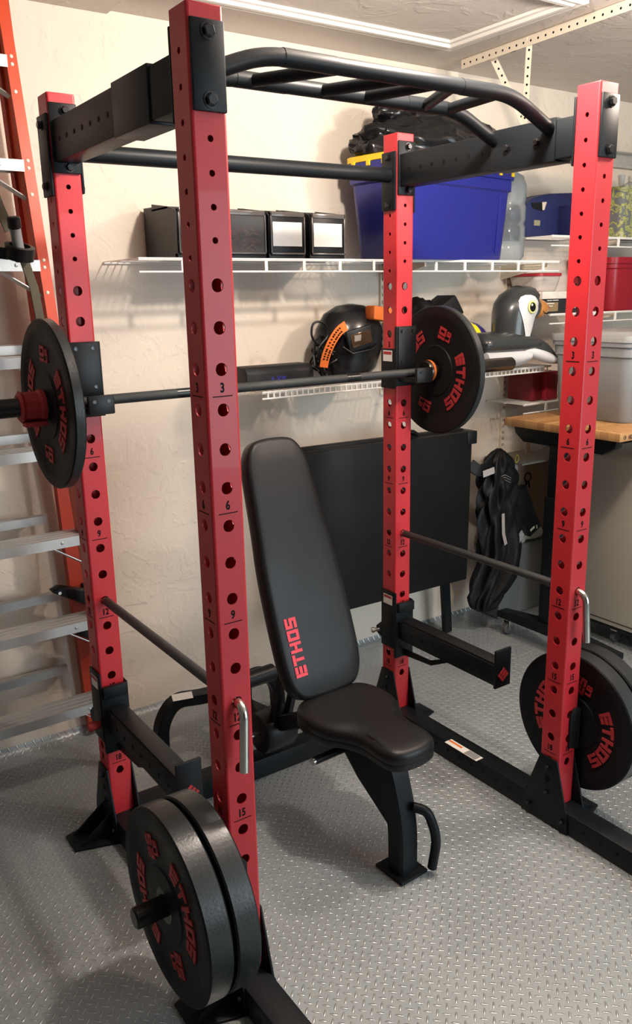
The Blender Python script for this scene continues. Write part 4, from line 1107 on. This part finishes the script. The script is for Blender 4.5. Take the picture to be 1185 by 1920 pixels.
# hanging vest
t = thing('hanging_jacket', 'black jacket with grey patches hanging from the folding table corner', 'jacket', (2.17, 1.25, .9))
from mathutils import noise
m = MB(); rings = []
prof = [(.93, 2.195, .012, .012), (.915, 2.19, .035, .03), (.88, 2.185, .075, .045), (.82, 2.19, .115, .055), (.74, 2.20, .125, .06), (.62, 2.205, .130, .065), (.50, 2.215, .135, .07), (.42, 2.23, .125, .075), (.34, 2.22, .12, .075), (.26, 2.19, .13, .075), (.19, 2.15, .115, .07), (.13, 2.13, .07, .05), (.115, 2.13, .03, .03)]
prof2 = []
for a_, b_ in zip(prof, prof[1:]):
    for q_ in range(4): prof2.append(tuple(a_[i] + (b_[i] - a_[i]) * q_ / 4 for i in range(4)))
for z, cx, rx, ry in prof2 + [prof[-1]]:
    ring = []
    for k in range(96):
        a = 2 * PI * k / 96
        f = 1 + .20 * math.sin(a * 7 + z * 11 + 2 * math.sin(z * 8)) + .14 * math.sin(a * 12 - z * 21) + .22 * noise.noise(Vector((math.cos(a) * 2, math.sin(a) * 2, z * 7)))
        ring.append((cx - .028 + .9 * rx * math.cos(a) * f, 1.232 + .8 * ry * math.sin(a) * f, z))
    rings.append(ring)
m.loft(rings); body = m.build('body', FABRIC, t, smooth=70)
MB().tube(fillet([(2.19, 1.25, .905), (2.12, 1.22, .86), (2.0, 1.2, .845), (1.965, 1.22, .88)], .04), .006, w=.028, up=(0, 1, 0)).build('strap', FABRIC, t)
MB().tube([(2.02, 1.19, .83), (2.09, 1.185, .842)], .001, w=.016, up=(0, 1, 0)).build('patch', GREYFAB, t)
MB().tube([(2.15, 1.175, .62), (2.155, 1.172, .52), (2.175, 1.172, .46)], .001, w=.010, up=(0, 1, 0)).build('lining', GREYFAB, t)
MB().tube([(2.275, 1.185, .455), (2.325, 1.20, .49)], .001, w=.018, up=(0, 1, 0)).build('reflective_patch', GREYFAB, t)
m = MB()
for k in range(3): m.tube([(2.135, 1.200 - .01, .80 - .012 * k), (2.16, 1.192 - .01, .81 - .012 * k), (2.20, 1.19 - .01, .79 - .012 * k)], .0012, 5)
m.build('stitching', GREYFAB, t)
MB().lathe([(.016, 0), (.020, 0), (.020, .001), (.016, .001), (.016, 0)], (2.265, 1.205, .872), (.3, -1, 0), 20, cap=False).build('emblem', YELP, t)

# ================================================================== CLUTTER UNDER THE WORKBENCH
tag(MB().bx(2.28, 2.80, 1.30, 1.445, .002, .38, .006).build('storage_bin', mat('shaded_wall_grey', (.20, .20, .195), .5)), 'grey bin toned like shaded wall, on the floor below the white pipe fittings', 'bin')  # bin grey puts the wall's shade into the colour
cb = MB().bx(2.42, 2.87, 1.38, 1.445, .382, .83, .002).build('cardboard_box', CARD); tag(cb, 'brown cardboard box with a rosette print behind the workbench leg', 'box')
m = MB(); m.lathe([(.020, 0), (.028, 0), (.028, .001), (.020, .001), (.020, 0)], (2.55, 1.38, .71), (0, -1, 0), 12, cap=False); m.box((2.54, 1.3795, .672), (.012, .001, .04), rot=(0, .3, 0)); m.box((2.562, 1.3795, .672), (.012, .001, .04), rot=(0, -.3, 0)); m.build('rosette_print', MARK, cb)
for k, z in enumerate((.382, .496, .61, .724)):
    tag(MB().box((2.34, 1.375, z + .055), (.11, .13, .112), .006, rot=(0, 0, .05 * (k % 2))).build('paper_pack', mat('pale_paper_wrap', (.46, .46, .42), .6, bump=.2)), ['bottom white pack of the stack behind the jacket', 'second white pack from the bottom of the stack behind the jacket', 'third white pack from the bottom of the stack behind the jacket', 'top white pack of the stack behind the jacket'][k], 'pack', 'white packs stacked behind the jacket')
t = thing('long_black_box', 'long black scuffed box leaning on the cardboard box', 'box', (2.44, 1.2, .55))
MB().box((2.408, 1.262, .575), (.092, .04, .27), .004, rot=(0, math.radians(-28), 0)).build('body', BLK2, t)
MB().box((2.445, 1.2415, .478), (.035, .001, .012), rot=(0, -.5, 0)).box((2.478, 1.2415, .482), (.008, .001, .02), rot=(0, -.3, 0)).build('tape', CREAMP, t)
for k, (x, y, z, r, L, ry, lb) in enumerate(((2.385, 1.335, .412, .030, .17, .12, 'left cream pipe fitting below the long black box'), (2.53, 1.335, .413, .032, .14, -.05, 'right cream pipe fitting below the long black box'))):
    t = thing('pipe_fitting', lb, 'pipe fitting', (x, y, z), 'cream pipe fittings')
    d = Vector((math.cos(ry), 0, -math.sin(ry)))
    a = Vector((x, y, z)) - d * L / 2
    MB().lathe([(r * .4, 0), (r * .7, L * .15), (r * .85, L * .3), (r * .85, L * .45), (r, L * .5), (r, L)], a, d, 20).build('body', CREAMP, t)
    m = MB()
    for q in (.55, .66, .77, .88): m.lathe([(r * 1.01, L * q), (r * 1.05, L * q + .003), (r * 1.01, L * q + .006)], a, d, 20)
    m.build('ring', CREAMP, t)
t = thing('framed_board', 'pale board in a brown frame leaning at the wall under the worktop', 'board', (2.62, 1.42, .9))
MB().box((2.66, 1.405, .925), (.24, .012, .17), .002, rot=(.06, math.radians(-12), 0)).build('panel', BOARD, t)
MB().box((2.545, 1.39, .925), (.018, .016, .20), .002, rot=(.06, math.radians(-12), 0)).build('frame', CARD, t)
tag(MB().bx(2.30, 3.2, 1.20, 1.455, .832, .842, .002).build('plank', mat('grey_plank', (.25, .22, .19), .7)), 'grey plank laid over the cardboard box as a shelf', 'plank')

# ================================================================== CEILING HARDWARE
def angle_iron(name, lab, p, q, a, b, wd=.032, step=.05, par=None):
    p, q, a, b = map(Vector, (p, q, a, b)); d = (q - p).normalized()
    a = (a - d * a.dot(d)).normalized(); b = (b - d * b.dot(d) - a * b.dot(a)).normalized(); t = .0022
    prof = [(0, 0), (wd, 0), (wd, t), (t, t), (t, wd), (0, wd)]
    m = MB().loft([[e + a * u + b * v for u, v in prof] for e in (p, q)]); n = int((q - p).length / step)
    for k in range(n):
        c = p + d * (step * (k + .5)) + a * wd * .55
        for sgn in (1, -1): m.lathe([(.0045, 0), (.0045, .0004)], c + b * (t if sgn > 0 else 0), b * sgn, 10, mi=1)
        c = p + d * (step * (k + .5)) + b * wd * .55
        for sgn in (1, -1): m.lathe([(.0045, 0), (.0045, .0004)], c + a * (t if sgn > 0 else 0), a * sgn, 10, mi=1)
    o = m.build(name, [CREAMST, MARK], par, smooth=0)
    if lab: tag(o, lab, 'angle iron')
    return o
tr = thing('door_track', 'galvanised overhead door track hung on perforated angle irons', 'door track', (2.4, 1.0, 2.2))
angle_iron('ceiling_angle', None, (1.925, 1.30, ZC - .001), (1.875, .42, ZC - .001), (0, 0, -1), (1, 0, 0), par=tr, wd=.036, step=.038)
angle_iron('hanger', None, (1.945, 1.17, ZC - .004), (2.075, 1.03, 2.245), (1, .3, 0), (0, -1, 0), par=tr, wd=.028, step=.03)
angle_iron('hanger', None, (1.90, .92, ZC - .004), (1.985, 1.01, 2.245), (1, .3, 0), (0, -1, 0), par=tr, wd=.024, step=.03)
MB().loft([[(x, y, z) for y, z in ((.985, 2.255), (1.02, 2.255), (1.02, 2.20), (1.0, 2.192), (.985, 2.20), (.982, 2.20), (.985, 2.19), (1.0, 2.186), (1.024, 2.197), (1.024, 2.259), (.985, 2.259))] for x in (1.80, 4.1)]).build('track', GALV, tr, smooth=30)
MB().cyl((1.92, 1.02, ZC - .03), (1.92, .99, ZC - .03), .006, n=8).build('bolt', CHROME, tr)
